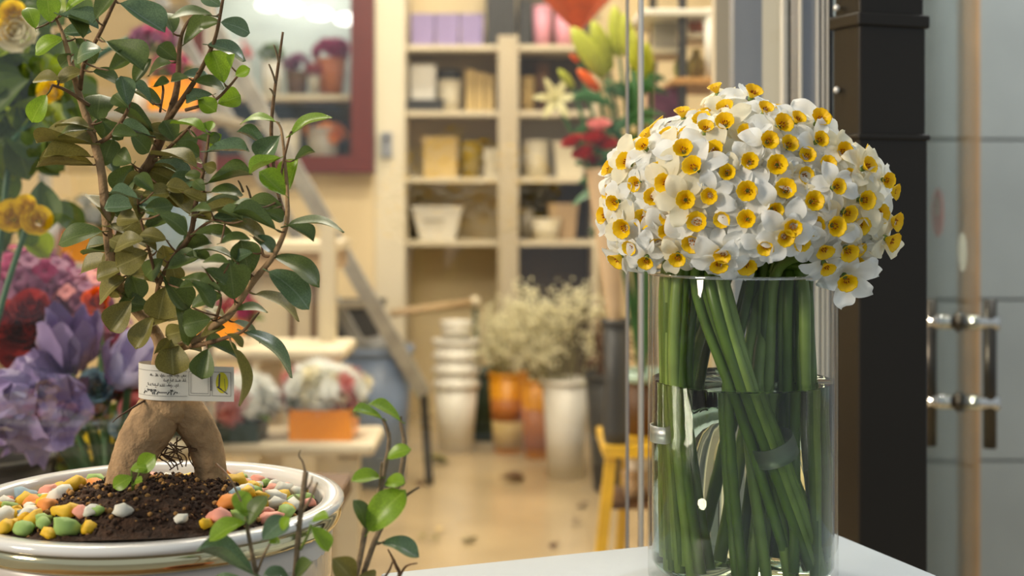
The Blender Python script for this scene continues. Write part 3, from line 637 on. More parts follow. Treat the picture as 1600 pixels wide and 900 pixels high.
for tkn in """395,897,316,858,18,3 383,815,330,832,22,2 385,808,375,770,26,2 410,843,442,808,30,3 440,828,446,812,12,2 420,848,437,840,12,2 388,820,400,780,20,0 486,823,512,857,22,2 487,815,510,808,12,2 462,902,483,880,18,0
455,908,424,892,14,3 598,655,557,640,9,2 626,658,582,630,11,2 597,746,557,742,16,2 606,716,627,698,15,2 603,755,618,745,10,2 613,778,612,762,8,2 576,830,608,776,40,2 572,826,568,790,16,0 596,848,650,856,22,3
553,908,525,874,34,1 560,900,585,905,20,1 392,800,370,785,14,2 380,905,335,898,10,3""".split():
    bx, by, tx, ty_, ww, cl = [float(q) for q in tkn.split(',')]
    j = min(range(len(SK2)), key=lambda k: (SK2[k][0] - bx) ** 2 + (SK2[k][1] - by) ** 2); d = SK2[j][2] - .003
    place_leaf(sap, P(bx, by, d), P(tx, ty_, d + rl.uniform(-.012, .006)), S(ww, d), int(cl), rl)

# ------------------------------------------------------------------ glass vase with water
vc = Vector((.184, 1.065, .78)); VR = .075
vase = thing('glass_vase', 'tall clear glass cylinder vase half full of water on the white table', 'vase', vc)
zr, zw = 1.0255, .939
MB().lathe([(0, .781), (.073, .781), (.0748, .784), (VR, .79), (VR, zr - .002), (VR - .0008, zr), (VR - .0022, zr), (VR - .003, zr - .002), (VR - .003, .796), (VR - .006, .791), (0, .790)], (vc.x, vc.y, 0), 80).build('glass_body', 'clear_glass', vase)
MB().lathe([(0, .7905), (.0685, .7915), (.0715, .797), (.0715, zw + .0015), (.0705, zw), (0, zw)], (vc.x, vc.y, 0), 80).build('water', 'water', vase)

MB().lathe([(VR + .0003, zr - .0012), (VR + .0003, zr + .0004), (VR - .0014, zr + .0012), (VR - .0032, zr + .0004), (VR - .0032, zr - .0012)], (vc.x, vc.y, 0), 80, closed=True).build('rim', 'rim_glass', vase)

# ------------------------------------------------------------------ narcissi
def petal_mesh(seed, cup, wav, tip):
    def fn(u, v):
        s = (v - .5) * 2; t = u
        wd = .0064 * ((math.sin(math.pi * (t * .86 + .10) ** .95) ** .75) if t < .9 else .42 * (1 - t) / .1 + .02)
        r = .0026 + .0150 * t
        z = cup * .006 * math.sin(math.pi * t * .8) - tip * .006 * t * t + .0018 * s * s * math.sin(math.pi * t) + wav * .0018 * t * math.sin(7 * t + seed + 2 * s)
        return Vector((r, s * wd, z))
    return MB().grid(fn, 10, 4).mesh('petal', 'petal_white')
PET = [petal_mesh(0, .2, .6, .1), petal_mesh(2, .6, .8, -.1), petal_mesh(4, -.2, .9, .6), petal_mesh(1, .0, 1.2, 1.2)]
def frl(r, z, a): return r * (1 + (.025 * math.sin(6 * a + .6) + .035 * math.sin(11 * a) + .02 * math.sin(17 * a + 1)) * max(0., (r - .003) / .0045))
COR = MB().open_lathe([(.0016, -.001), (.0026, .0005), (.0040, .0022), (.0056, .0040), (.0068, .0049), (.0072, .0052), (.0066, .0046), (.0050, .0030), (.0034, .0012), (.0020, -.0006)], (0, 0, 0), 48, frill=frl).mesh('corona', 'corona')
an = MB()
for k in range(6):
    a = k * 1.047; an.blob((.0017 * math.cos(a), .0017 * math.sin(a), .0022 + .0006 * (k % 2)), .0009, 1, 0, 1, 0, (.7, .7, 1.5))
ANT = an.mesh('anthers', 'anther')
TUB = MB().tube([(0, 0, -.0005), (0, 0, -.006), (0, 0, -.012)], [.0024, .0017, .0016], 8).tube([(0, 0, -.012), (0, 0, -.0145), (0, 0, -.018), (0, 0, -.0195)], [.0016, .0026, .0026, .0014], 8).mesh('flower', 'ovary')
TR = """1008,212 994,229 971,251 988,254 950,290 998,287 1026,309 974,322 1046,210 1012,238 1039,238 1033,272 1098,183 1079,212 1100,213 1076,250 1114,243 1093,266 1140,207 1161,211 1141,172 1160,167 1172,252 1140,273 1167,300
1073,311 1108,301 955,266 1067,181 1195,189 1237,196 1273,194 1193,222 1232,230 1278,222 1215,260 1228,293 1257,280 1296,258 1319,245 1340,265 1324,284 1298,289 1367,278 1402,300 1268,316 1331,312 1209,325 975,340 952,337
986,352 1037,337 1008,338 1042,364 1029,385 1013,394 977,392 1059,400 1082,378 1120,341 1102,341 1133,389 1122,403 1167,418 1168,337 996,378 1235,343 1217,364 1249,375 1276,341 1340,347 1377,334 1394,345 1196,375 1285,385
1322,389 1345,392 1319,361 1312,333 1370,399 1382,372 1337,414 1352,419 1322,437 1292,418 1215,205 1255,240 1125,160 1045,290 1300,340"""
bc = P(1176, 322, 1.075); EA, EB, EC = .116, .104, .084   # dome of flowers
rn = random.Random(21); FL = []
for tkn in TR.split():
    px, py = [float(q) for q in tkn.split(',')]
    # meet the view ray with the dome
    o = Vector((0, 0, CZ)); d = P(px, py, 1.0) - o
    ec = EC if py < 330 else EC * 1.25
    q = o - bc; A = (d.x / EA) ** 2 + (d.y / EB) ** 2 + (d.z / ec) ** 2; B = 2 * (d.x * q.x / EA ** 2 + d.y * q.y / EB ** 2 + d.z * q.z / ec ** 2); C = (q.x / EA) ** 2 + (q.y / EB) ** 2 + (q.z / ec) ** 2 - 1
    D = B * B - 4 * A * C
    t = (-B - math.sqrt(D)) / (2 * A) if D > 0 else -B / (2 * A)
    p = o + d * t; nrm = Vector(((p.x - bc.x) / EA ** 2, (p.y - bc.y) / EB ** 2, (p.z - bc.z) / ec ** 2)).normalized()
    if py > 365: nrm = (nrm + Vector((0, -.1, -.55))).normalized()
    nrm = (nrm + Vector((0, -.42, -.1)) + Vector((rn.uniform(-.36, .36), rn.uniform(-.2, .2), rn.uniform(-.3, .3)))).normalized()
    FL.append((p, nrm))
# the far side and gaps of the dome
tries = 0
while len(FL) < 160 and tries < 6000:
    tries += 1; z = rn.uniform(-.45, 1); a = rn.uniform(0, 6.283); r = math.sqrt(1 - z * z)
    p = bc + Vector((EA * r * math.cos(a), EB * r * math.sin(a), EC * z)) * rn.uniform(.86, .98)
    if p.y < bc.y + .012 and z < .85: continue
    if any((p - f[0]).length < .019 for f in FL): continue
    nrm = Vector((r * math.cos(a) / EA, r * math.sin(a) / EB, z / EC)).normalized()
    FL.append((p, (nrm + Vector((rn.uniform(-.4, .4), rn.uniform(-.4, .4), rn.uniform(-.4, .2)))).normalized()))
for it in range(5):          # let crowded blooms push each other apart
    mv = [Vector() for _ in FL]
    for i in range(len(FL)):
        for j in range(i):
            d = FL[i][0] - FL[j][0]; L = d.length
            if L < .0205 and FL[i][0].z > bc.z - .012 and FL[j][0].z > bc.z - .012: q = d.normalized() * (.0205 - L) * .28; mv[i] += q; mv[j] -= q
    FL = [(p + m_, n_) for (p, n_), m_ in zip(FL, mv)]
left = list(range(len(FL))); groups = []
while left:
    i = max(left, key=lambda k: (FL[k][0] - bc).length + .3 * abs(FL[k][0].x - bc.x)); left.remove(i)
    near = sorted(left, key=lambda k: (FL[k][0] - FL[i][0]).length)[:2]
    near = [k for k in near if (FL[k][0] - FL[i][0]).length < .06]
    for k in near: left.remove(k)
    groups.append([i] + near)
IR = .064
def inside(x, y):
    dx, dy = x - vc.x, y - vc.y; r = math.hypot(dx, dy)
    if r > IR: dx *= IR / r; dy *= IR / r
    return vc.x + dx, vc.y + dy
def bundle(hx):
    px = 800 + F * hx / 1.07
    if px < 1075: return (1052, 1.05, .016, 1046, 1.045, .015, 1058, 1.03, .028)
    if px < 1150: return (1112, 1.03, .018, 1168, 1.02, .014, 1262, 1.025, .020)
    if px < 1225: return (1160, 1.09, .024, 1120, 1.05, .034, 1130, 1.03, .050)
    return (1222, 1.07, .022, 1215, 1.065, .030, 1205, 1.05, .060)
SPECIAL = {}
def mean_of(g): return sum((FL[k][0] for k in g), Vector()) / len(g)
front = [i for i, g in enumerate(groups) if mean_of(g).y < bc.y]
def pick(key, lab):
    i = min((k for k in front if k not in SPECIAL), key=lambda k: key(mean_of(groups[k]))); SPECIAL[i] = lab
pick(lambda p: p.x, 'narcissus reaching furthest out towards the red roses')
pick(lambda p: -p.x, 'narcissus reaching furthest out over the black pipe')
pick(lambda p: -p.z, 'narcissus standing highest in the bouquet')
pick(lambda p: p.z - .6 * p.x, 'narcissus drooping lowest outside the vase rim beside the black pipe')
pick(lambda p: p.z + abs(p.x - .178) * 2, 'narcissus hanging lowest over the front of the vase rim')
pick(lambda p: p.z + p.x, 'narcissus hanging lowest on the side of the kraft paper cone')
for gi, g in enumerate(groups):
    mean = sum((FL[k][0] for k in g), Vector()) / len(g)
    head = mean + (Vector((vc.x, vc.y, bc.z - .03)) - mean) * .30
    bl = bundle(mean.x); ang = rn.uniform(0, 6.283); rr = math.sqrt(rn.random())
    def at(px, d, rad, z): return (*inside((px - 800) / F * d + rad * rr * math.cos(ang), d + rad * rr * math.sin(ang) * .8), z)
    bot = at(bl[6], bl[7], bl[8], rn.uniform(.794, .806))
    mpx, mpy = 800 + F * mean.x / mean.y, HY + F * (CZ - mean.z) / mean.y
    if bl[0] == 1052: lab, grp = 'white narcissus with yellow cups in the upright taped bunch at the vase wall', 'narcissi of the upright taped bunch'
    elif bl[0] == 1112: lab, grp = 'white narcissus with yellow cups whose stem slants across the vase', 'narcissi of the slanting taped bunch'
    elif bl[0] == 1160: lab, grp = 'white narcissus with yellow cups rising from the loose middle of the bouquet', 'narcissi in the loose middle'
    else: lab, grp = 'white narcissus with yellow cups on the side of the bouquet towards the black pipe', 'narcissi towards the black pipe'
    if gi in SPECIAL: lab, grp = SPECIAL[gi], None
    nt_ = thing('narcissus', lab, 'flower', bot, grp)
    rim = at(bl[0], bl[1], bl[2], 1.022); wat = at(bl[3], bl[4], bl[5], .93)
    pts = smoothpath([bot, wat, rim, tuple(head + (Vector(rim) - head) * .25), tuple(head)], 6)
    rad = rn.uniform(.0038, .0050)
    MB().tube(pts, [rad] * (len(pts) - 8) + [rad * (1 - .03 * k) for k in range(8)], 8).build('stem', 'scape' if rn.random() < .6 else 'scape_pale', nt_)
    MB().blob(head, .0045, 1, .3, 2, gi, (1, 1, 1.6)).build('spathe', 'spathe', nt_)
    for k in g:
        p, nv = FL[k]; s = rn.uniform(.84, 1.1); p = p + nv * rn.uniform(-.008, .009)
        fm = zframe(nv, p, rn.uniform(0, 6.28), s)
        back = p - nv * .0193 * s
        fo = put('flower', TUB, nt_, fm)
        mid = (head + back) / 2 + Vector((0, 0, .008)) - nv * .004
        pp = smoothpath([tuple(head), tuple(mid), tuple(back - nv * .002), tuple(back)], 4)
        MB().tube(pp, .0014, 6).build('pedicel', 'ovary', nt_)
        style = rn.random(); vi = 0 if style < .35 else (1 if style < .55 else (2 if style < .85 else 3))
        mt = 'petal_white' if rn.random() < .8 else 'petal_cream'
        for j in range(6):
            o = bpy.data.objects.new('petal', PET[vi if rn.random() < .7 else rn.randrange(4)]); COL.objects.link(o); o.parent = fo
            ps = rn.uniform(1.12, 1.45)
            o.matrix_basis = Matrix.Rotation(j * math.pi / 3 + rn.uniform(-.1, .1), 4, 'Z') @ Matrix.Translation((0, 0, -.0012 if j % 2 else -.0018)) @ Matrix.Rotation(rn.uniform(-.04, .34) , 4, 'Y') @ Matrix.Diagonal((ps, ps * rn.uniform(.82, 1.02), ps, 1))
            o.material_slots[0].link = 'OBJECT'; o.material_slots[0].material = MATS[mt]
        for nm, me_ in (('corona', COR), ('anthers', ANT)):
            o = bpy.data.objects.new(nm, me_); COL.objects.link(o); o.parent = fo; o.scale = (1.0, 1.0, 1.2); o.location = (0, 0, .0008)
# tape round two of the bunches
def tape(c, ax, r, hgt, lab):
    mb = MB().open_lathe([(r, -hgt / 2), (r * 1.01, 0), (r, hgt / 2), (r - .0006, hgt / 2), (r - .0006, -hgt / 2), (r, -hgt / 2)], (0, 0, 0), 28)
    o = mb.build('tape_band', 'tape', None, True); o.matrix_world = zframe(ax, c); tag(o, lab, 'tape'); return o
b1 = P(1048, 676, 1.05); tape((b1.x, 1.05, b1.z), (0, 0, 1), .0165, .013, 'clear tape band round the upright bunch of narcissus stems')
b2 = P(1206, 712, 1.022); tape((b2.x, 1.022, b2.z), (P(1262, 860, 1.025) - P(1168, 610, 1.02)), .0165, .014, 'clear tape band round the slanting bunch of narcissus stems')

# ------------------------------------------------------------------ shelf unit at the back
D6 = 6.2
su = thing('shelf_unit', 'pale wooden shelf unit with a broad central upright at the back', 'shelf', (P(778, 0, D6).x, 6.4, 0))
def sbox(mb, x0, x1, y0, y1, d0, d1): # px box seen at depth d0
    a, b = P(x0, y1, d0), P(x1, y0, d0); return mb.box(((a.x + b.x) / 2, (d0 + d1) / 2, (a.z + b.z) / 2), (b.x - a.x, d1 - d0, b.z - a.z))
sbox(MB(), 778, 810, 55, 690, D6 - .03, D6 + .36).build('upright', 'stile_grey', su, False)
sbox(MB(), 627, 634, -30, 690, D6, D6 + .36).build('side_panel', 'board_pale', su, False)
sbox(MB(), 926, 934, 60, 690, D6, D6 + .36).build('side_panel', 'board_pale', su, False)
sbox(MB(), 634, 778, -30, 690, D6 + .34, D6 + .36).build('back_panel', 'plaster_cream', su, False)
sbox(MB(), 810, 926, -30, 690, D6 + .34, D6 + .36).build('back_panel', 'board_dark', su, False)
for y in (74, 177, 281, 380):
    sbox(MB(), 634, 778, y - 4, y + 4, D6, D6 + .34).build('shelf', 'board_pale', su, False)
    sbox(MB(), 810, 926, y - 4, y + 4, D6, D6 + .34).build('shelf', 'board_pale', su, False)
def planter(name, lab, x0, x1, y0, y1, d, mat, taper=.8, round_=True, rimmat=None, cat='pot', soil=False, grp=None):
    """pot whose silhouette fills px x0..x1, y0..y1 at depth d; base at y1"""
    c = P((x0 + x1) / 2, y1, d); r = S(x1 - x0, d) / 2; h = S(y1 - y0, d)
    t = thing(name, lab, cat, c, grp)
    if round_:
        MB().lathe([(0, 0), (r * taper, 0), (r * .97, h * .97), (r * .86, h * .97), (r * taper * .85, h * .1), (0, h * .1)], c, 28).build('body', mat, t)
        MB().lathe([(r * .95, h * .9), (r, h * .91), (r, h), (r * .9, h), (r * .88, h * .93)], c, 28, closed=True).build('rim', rimmat or mat, t)
        if soil: MB().lathe([(r * .87, h * .9), (r * .3, h * .93), (.001, h * .94)], c, 16).build('soil', 'soil', t)
    else:
        mb = MB(); w2 = r * taper
        o_ = [(-w2, -w2, 0), (w2, -w2, 0), (w2, w2, 0), (-w2, w2, 0), (-r, -r, h), (r, -r, h), (r, r, h), (-r, r, h)]
        k = .88; i_ = [(-r * k, -r * k, h), (r * k, -r * k, h), (r * k, r * k, h), (-r * k, r * k, h), (-w2 * k, -w2 * k, h * .15), (w2 * k, -w2 * k, h * .15), (w2 * k, w2 * k, h * .15), (-w2 * k, w2 * k, h * .15)]
        fs = [(0, 3, 2, 1), (0, 1, 5, 4), (1, 2, 6, 5), (2, 3, 7, 6), (3, 0, 4, 7), (4, 5, 9, 8), (5, 6, 10, 9), (6, 7, 11, 10), (7, 4, 8, 11), (8, 9, 13, 12), (9, 10, 14, 13), (10, 11, 15, 14), (11, 8, 12, 15), (12, 13, 14, 15)]
        mb.add([Vector(q) + c for q in o_ + i_], fs).build('body', mat, t, False)
        mb = MB()
        for sx, sy, lx, ly in ((0, -1, 1, 0), (0, 1, 1, 0), (-1, 0, 0, 1), (1, 0, 0, 1)):
            mb.box(c + Vector((sx * r * .97, sy * r * .97, h * .96)), (max(lx * 2 * r * 1.02, r * .1), max(ly * 2 * r * 1.02, r * .1), h * .09))
        mb.build('rim', rimmat or mat, t, False)
        if soil: MB().box(c + Vector((0, 0, h * .86)), (2 * r * .8, 2 * r * .8, h * .05)).build('soil', 'soil', t, False)
    return t
ds = 6.38
def sy(y): return y
# (shelf surfaces are seen from the street; contents stand on the boards)
def on_shelf(y): # py at depth ds of the top of the shelf whose front edge top is at y-4 (depth D6)
    z = CZ - (y - 4 - HY) / F * D6; return HY + (CZ - z) / ds * F
def item(kind, lab, x0, x1, y0, y, mat, **kw):
    return planter(kind, lab, x0, x1, y0, on_shelf(y), ds, mat, **kw)
for k in range(3):
    item('lavender_planter', ['ribbed lavender planter at the end of the top shelf', 'ribbed lavender planter second on the top shelf', 'ribbed lavender planter beside the dark boxes'][k], 643 + k * 38, 680 + k * 38, 24, 74, 'lavender_plastic', taper=.92, round_=False, grp='lavender planters on the top shelf')
t = thing('gift_box', 'tall dark lidded box on the top shelf', 'box', P(795, on_shelf(74), ds))
sbox(MB(), 760, 806, -25, on_shelf(74), ds - .1, ds + .1).build('body', 'black_plastic', t, False); sbox(MB(), 757, 809, -30, -12, ds - .11, ds + .11).build('lid', 'black_plastic', t, False)
t = thing('gift_box', 'dark square box next to the pink pots', 'box', P(822, on_shelf(74), ds))
sbox(MB(), 810, 830, 6, on_shelf(74), ds - .05, ds + .05).build('body', 'black_plastic', t, False); sbox(MB(), 809, 831, 0, 8, ds - .055, ds + .055).build('lid', 'black_plastic', t, False)
item('pink_pot', 'tall pink ribbed pot on the top shelf', 832, 862, 10, 74, 'pink_plastic', taper=.85)
item('pink_pot', 'second pink pot behind the orange bouquet', 866, 898, 20, 74, 'pink_plastic', taper=.85)
item('pot', 'white square pot raised on the second shelf', 642, 682, 103, 177, 'white_plastic', taper=.9, round_=False)
c = item('cup_pot', 'grey cup with a dark lid on the second shelf', 683, 722, 126, 177, 'cream_plastic', taper=.8)
MB().lathe([(0, 0), (S(19, ds), 0), (S(18, ds), .05), (0, .055)], P(702, 126, ds), 24).build('lid', 'black_plastic', c)
t = thing('tray', 'low dark tray in front of the white square pot', 'tray', P(660, on_shelf(177), 6.26)); sbox(MB(), 630, 692, 158, 172, 6.21, 6.28).build('base', 'black_plastic', t, False); sbox(MB(), 628, 694, 155, 160, 6.205, 6.285).build('rim', 'black_plastic', t, False)
for k in range(3):
    t = thing('carton', ['narrow tan carton beside the lidded cup', 'narrow tan carton in the middle of the second shelf', 'narrow tan carton against the shelf upright'][k], 'box', P(735 + 14 * k, on_shelf(177), ds))
    sbox(MB(), 728 + k * 15, 741 + k * 15, 112 + 4 * k, on_shelf(177), ds - .06, ds + .06).build('body', 'tan_card', t, False); sbox(MB(), 727 + k * 15, 742 + k * 15, 110 + 4 * k, 118 + 4 * k, ds - .065, ds + .065).build('lid', 'tan_card', t, False)
t = thing('carton', 'wide tan carton on the third shelf', 'box', P(690, on_shelf(281), ds)); sbox(MB(), 662, 714, 218, on_shelf(281), ds - .08, ds + .08).build('body', 'tan_card', t, False); sbox(MB(), 660, 716, 214, 224, ds - .085, ds + .085).build('lid', 'tan_card', t, False)
item('olive_pot', 'olive yellow pot on the third shelf', 718, 754, 222, 281, 'olive_card', taper=.8)
item('cream_pot', 'small cream pot against the upright on the third shelf', 756, 778, 233, 281, 'cream_plastic', taper=.9, round_=False)
cp = item('window_planter', 'large tapered cream planter with a printed line on the lowest shelf', 646, 724, 322, 380, 'white_plastic', taper=.68, round_=False)
r_ = S(39, ds); pz = P(0, 343, ds).z
MB().box(((P(680, 0, ds).x), ds - r_ * .93, pz), (.10, .004, .012)).build('printed_line', 'grey_plastic', cp, False)
item('bowl', 'small brown bowl on the second shelf behind the lilies', 836, 858, 100, 177, 'brown_wood', taper=.6)
item('tan_pot', 'tan pot beside the upright behind the lilies', 812, 836, 120, 177, 'tan_card', taper=.85)
item('tall_pot', 'tall off-white pot on the third shelf near the upright', 815, 858, 220, 281, 'cream_plastic', taper=.9)
item('white_pot', 'wide off-white pot beside the red roses', 864, 916, 222, 281, 'cream_plastic', taper=.75, round_=False)
t = thing('long_box', 'long pinkish box hung under the shelf behind the red roses', 'box', P(862, on_shelf(281) , ds + .12)); sbox(MB(), 812, 918, 190, on_shelf(281), ds + .09, ds + .14).build('body', 'grey_plastic', t, False); sbox(MB(), 811, 919, 186, 196, ds + .085, ds + .145).build('lid', 'grey_plastic', t, False)
item('grey_pot', 'small grey pot beside the upright on the lowest shelf', 812, 834, 326, 380, 'grey_plastic', taper=.85)
item('tan_pot', 'large tan pot behind the bowl on the lowest shelf', 856, 902, 318, 380, 'kraft', taper=.8, round_=False)
planter('bowl', 'round cream bowl on the lowest shelf', 829, 876, 341, HY + (CZ - (CZ - (376 - HY) / F * D6)) / 6.27 * F, 6.27, 'cream_plastic', taper=.75)

# ------------------------------------------------------------------ display cooler with red frame
DC = 5.95
ck = thing('display_cooler', 'lit flower display cooler with a dark red wooden frame', 'cooler', P(455, 272, DC + .2))
zb = P(0, 272, DC).z
sbox(MB(), 548, 584, -60, 243, DC - .02, DC + .05).build('frame_post', 'red_frame', ck, False)
sbox(MB(), 300, 334, -60, 243, DC - .02, DC + .05).build('frame_post', 'red_frame', ck, False)
sbox(MB(), 300, 584, 243, 270, DC - .02, DC + .05).build('frame_rail', 'red_frame', ck, False)
sbox(MB(), 300, 584, -60, 268, DC + .5, DC + .52).build('back_panel', 'cooler_white', ck, False)
sbox(MB(), 300, 306, -60, 268, DC + .05, DC + .5).build('side_panel', 'cooler_white', ck, False)
sbox(MB(), 578, 584, -60, 268, DC + .05, DC + .5).build('side_panel', 'cooler_white', ck, False)
sbox(MB(), 306, 578, 148, 156, DC + .08, DC + .48).build('glass_shelf', 'board_pale', ck, False)
sbox(MB(), 306, 578, 160, 243, DC + .40, DC + .42).build('drawer_front', 'dark_green_pot', ck, False)
sbox(MB(), 334, 548, -60, 243, DC + .0, DC + .006).build('glass_pane', 'shop_glass', ck, False)
for k, (x, y) in enumerate(((500, 22), (455, 14), (420, 8), (542, 30))):
    MB().blob(P(x, y, DC + .3), .05, 2, 0, 1, 0, (1.2, 1, .6)).build('lamp_bulb', 'tube_glow', ck)
l = light('cooler_light', 'AREA', (0, 0, 0), 2.0, (1, .97, .92), shape='RECTANGLE', size=.6, size_y=.25); l.parent = ck; l.location = P(455, -40, DC + .3) - P(455, 272, DC + .2)

def mum_mesh(seed):
    mb = MB(); rr = random.Random(seed)
    for (n, L, up) in ((16, 1.0, .15), (13, .85, .5), (9, .6, 1.0), (6, .4, 1.6)):
        for k in range(n):
            a = 6.283 * k / n + rr.uniform(-.1, .1); l = L * rr.uniform(.85, 1.15)
            mb.grid(lambda u, v, a=a, l=l, up=up: Matrix.Rotation(a, 3, 'Z') @ Vector((l * u, (v - .5) * .42 * l * math.sin(math.pi * (u * .8 + .15)), -.25 + .45 * up * u + .25 * u * u * (v - .5) ** 2)), 3, 2)
    return mb.mesh('bloom', 'petal_white')
def cluster(parent, c, r, n, mat, rr, scale=(1, 1, 1), size=.3, name='bloom', amp=.5, meshes={}):
    """n ruffled blooms scattered over an ellipsoid, sharing a few meshes"""
    key = (name, amp)
    if key not in meshes and name == 'bloom': meshes[key] = [mum_mesh(q) for q in range(3)]
    elif key not in meshes: meshes[key] = [MB().blob((0, 0, 0), 1, 2, amp, 3.2, s * 5, (1, 1, .8)).mesh(name, 'petal_white') for s in range(3)]
    for k in range(n):
        z = 1 - 2 * (k + .5) / n * .82; a = k * 2.39996; q = math.sqrt(max(0, 1 - z * z))
        d = Vector((q * math.cos(a) * scale[0], q * math.sin(a) * scale[1], z * scale[2])) * r * rr.uniform(.78, 1.05)
        mt = mat if isinstance(mat, str) else rr.choice(mat)
        put(name, meshes[key][k % 3], parent, zframe(d + Vector((0, 0, .2 * r)), Vector(c) + d, rr.uniform(0, 6), r * size * rr.uniform(.8, 1.2) * (1.25 if name == 'bloom' else 1)), mt)
rb = random.Random(77)
t = planter('cyclamen_pot', 'brown pot of crimson flowers on the cooler shelf', 492, 542, 92, 146, DC + .3, 'terracotta', taper=.7, soil=True, cat='potted plant')
cluster(t, P(517, 78, DC + .3), .085, 14, 'petal_magenta', rb, (1.1, .8, .6), .34)
t = planter('cyclamen_pot', 'dark plum pot of flowers on the cooler shelf', 446, 482, 112, 146, DC + .3, 'brown_wood', taper=.8, soil=True, cat='potted plant')
cluster(t, P(464, 98, DC + .3), .06, 9, 'petal_mauve', rb, (1.1, .8, .7), .4)
t = planter('white_planter', 'white planter of green stems on the cooler shelf', 408, 442, 96, 146, DC + .3, 'white_plastic', taper=.85, soil=True, cat='potted plant')
cluster(t, P(425, 84, DC + .3), .055, 8, 'leaf_far', rb, (1, .8, .9), .4, 'leaf_tuft')

t = planter('white_planter', 'white planter of pale blooms at the dim end of the cooler shelf', 350, 392, 100, 146, DC + .3, 'white_plastic', taper=.85, soil=True, cat='potted plant')
cluster(t, P(371, 84, DC + .3), .07, 10, ['petal_pink', 'petal_white'], rb, (1, .8, .9), .36)
t = planter('cyclamen_pot', 'small grey pot of red blooms between the larger cooler pots', 482, 500, 118, 146, DC + .2, 'grey_plastic', taper=.8, soil=True, cat='potted plant')
cluster(t, P(490, 108, DC + .2), .04, 7, 'petal_red', rb, (1, .8, .8), .4)
for (x0, x1, y0, mt, lab) in ((430, 470, 190, 'cream_plastic', 'cream tub at the bottom of the cooler'), (480, 530, 200, 'grey_plastic', 'grey cooler tub with orange blooms standing in for flowers reflected in the glass')):
    t = planter('cooler_tub', lab, x0, x1, y0, HY + (CZ - P(0, 268, DC).z) / (DC + .2) * F, DC + .2, mt, taper=.9, cat='tub')
    if x0 == 480: cluster(t, P(512, 208, DC + .2), .09, 12, 'petal_orange_bright', rb, (1.1, .7, .5), .32)  # orange blooms put in for outside flowers mirrored in the shop glass

# ------------------------------------------------------------------ ladder
ld = thing('step_ladder', 'grey metal ladder leaning across the shop', 'ladder', (P(650, 0, 5.0).x, 5.0, 0))
def rail(x0, y0, x1, y1, d0, d1, wd): return MB().bar(P(x0, y0, d0), P(x1, y1, d1), S(wd, d0), .03, up=(0, 1, 0))
rail(292, -30, 662, 615, 4.3, 4.95, 26).build('rail', 'alu_worn', ld, False)
rail(232, -30, 606, 615, 4.75, 5.4, 20).build('rail', 'alu_worn', ld, False)
for k in range(7):
    u = (k + .5) / 7; a = P(292 + 370 * u, -30 + 645 * u, 4.3 + .65 * u); b = P(232 + 374 * u, -30 + 645 * u, 4.75 + .65 * u)
    MB().bar(a, b, .07, .02, up=(0, 0, 1)).build('tread', 'alu_worn', ld, False)
fl_ = P(662, 615, 4.95)
MB().bar(fl_, (fl_.x + .02, fl_.y + .03, .0), .03, .03, up=(0, 1, 0)).build('rail_foot', 'black_plastic', ld, False)
fl_ = P(606, 615, 5.4); MB().bar(fl_, (fl_.x + .02, fl_.y + .03, .0), .03, .03, up=(0, 1, 0)).build('rail_foot', 'black_plastic', ld, False)

# ------------------------------------------------------------------ cream flower stand
DS = 3.3
st = thing('flower_stand', 'cream stepped flower stand with rounded shelves', 'stand', (P(450, 0, DS).x, DS + .1, 0))
zl, zu = P(0, 694, DS).z, P(0, 545, DS).z
sbox(MB(), 250, 585, 694, 714, DS - .12, DS + .14).build('shelf', 'board_pale', st, False, bevel=.012)
sbox(MB(), 250, 538, 546, 566, DS + .12, DS + .4).build('shelf', 'board_pale', st, False, bevel=.012)
for (x, y0, d) in ((276, 714, DS - .05), (545, 714, DS - .05), (276, 566, DS + .33), (512, 566, DS + .33), (425, 566, DS + .3)):
    a = P(x, y0, d); MB().box((a.x, a.y, a.z / 2), (S(34, d), .05, a.z)).build('leg', 'board_pale', st, False)
sbox(MB(), 500, 522, 345, 546, DS + .3, DS + .36).build('back_post', 'board_pale', st, False)
sbox(MB(), 330, 352, 345, 546, DS + .3, DS + .36).build('back_post', 'board_pale', st, False)
cb = thing('cream_cabinet', 'cream cabinet panel with brown edging behind the flower stand', 'cabinet', P(440, 560, DS + .75))
sbox(MB(), 384, 510, 424, 900, DS + .7, DS + .95).build('body', 'board_pale', cb, False)
for x in (384, 452, 486): sbox(MB(), x, x + 7, 424, 700, DS + .685, DS + .7).build('edging', 'brown_wood', cb, False)
sbox(MB(), 384, 493, 420, 428, DS + .685, DS + .7).build('edging', 'brown_wood', cb, False)
cb.location.z = 0; cb['_org'] = list(cb.location)
for ch in cb.children: ch.location = (-cb.location + P(440, 560, DS + .75)); 
bx = thing('tilted_tray', 'tan wooden tray lying on top of the cream cabinet', 'tray', P(430, 424, DS + .8))
sbox(MB(), 350, 520, 392, 424, DS + .66, DS + 1.0).build('base', 'kraft', bx, False); sbox(MB(), 346, 524, 380, 394, DS + .64, DS + 1.02).build('rim', 'board_pale', bx, False)
def mum_pot(lab, x0, x1, y0, y1, d, potmat, mats, fx, fy, frx, n, lab_round=False, size=.26):
    t = planter('flower_planter', lab, x0, x1, y0, y1, d, potmat, taper=.96, round_=lab_round, soil=True, cat='potted flowers')
    cluster(t, P(fx, fy, d), S(frx, d), n, mats, rb, (1.0, .8, .62), size)
    for k in range(8):
        a = k * .8; b = P(fx, fy + 20, d); e = b + Vector((math.cos(a) * S(frx, d), math.sin(a) * S(frx, d) * .7, rb.uniform(-.01, .03)))
        put('leaf', LEAF[k % 4], t, frame(e - b, (0, 0, 1), b, (e - b).length * 1.1, (e - b).length * .5, (e - b).length), 'leaf_far')
    return t
def stand_y(d, z): return HY + (CZ - z) / d * F
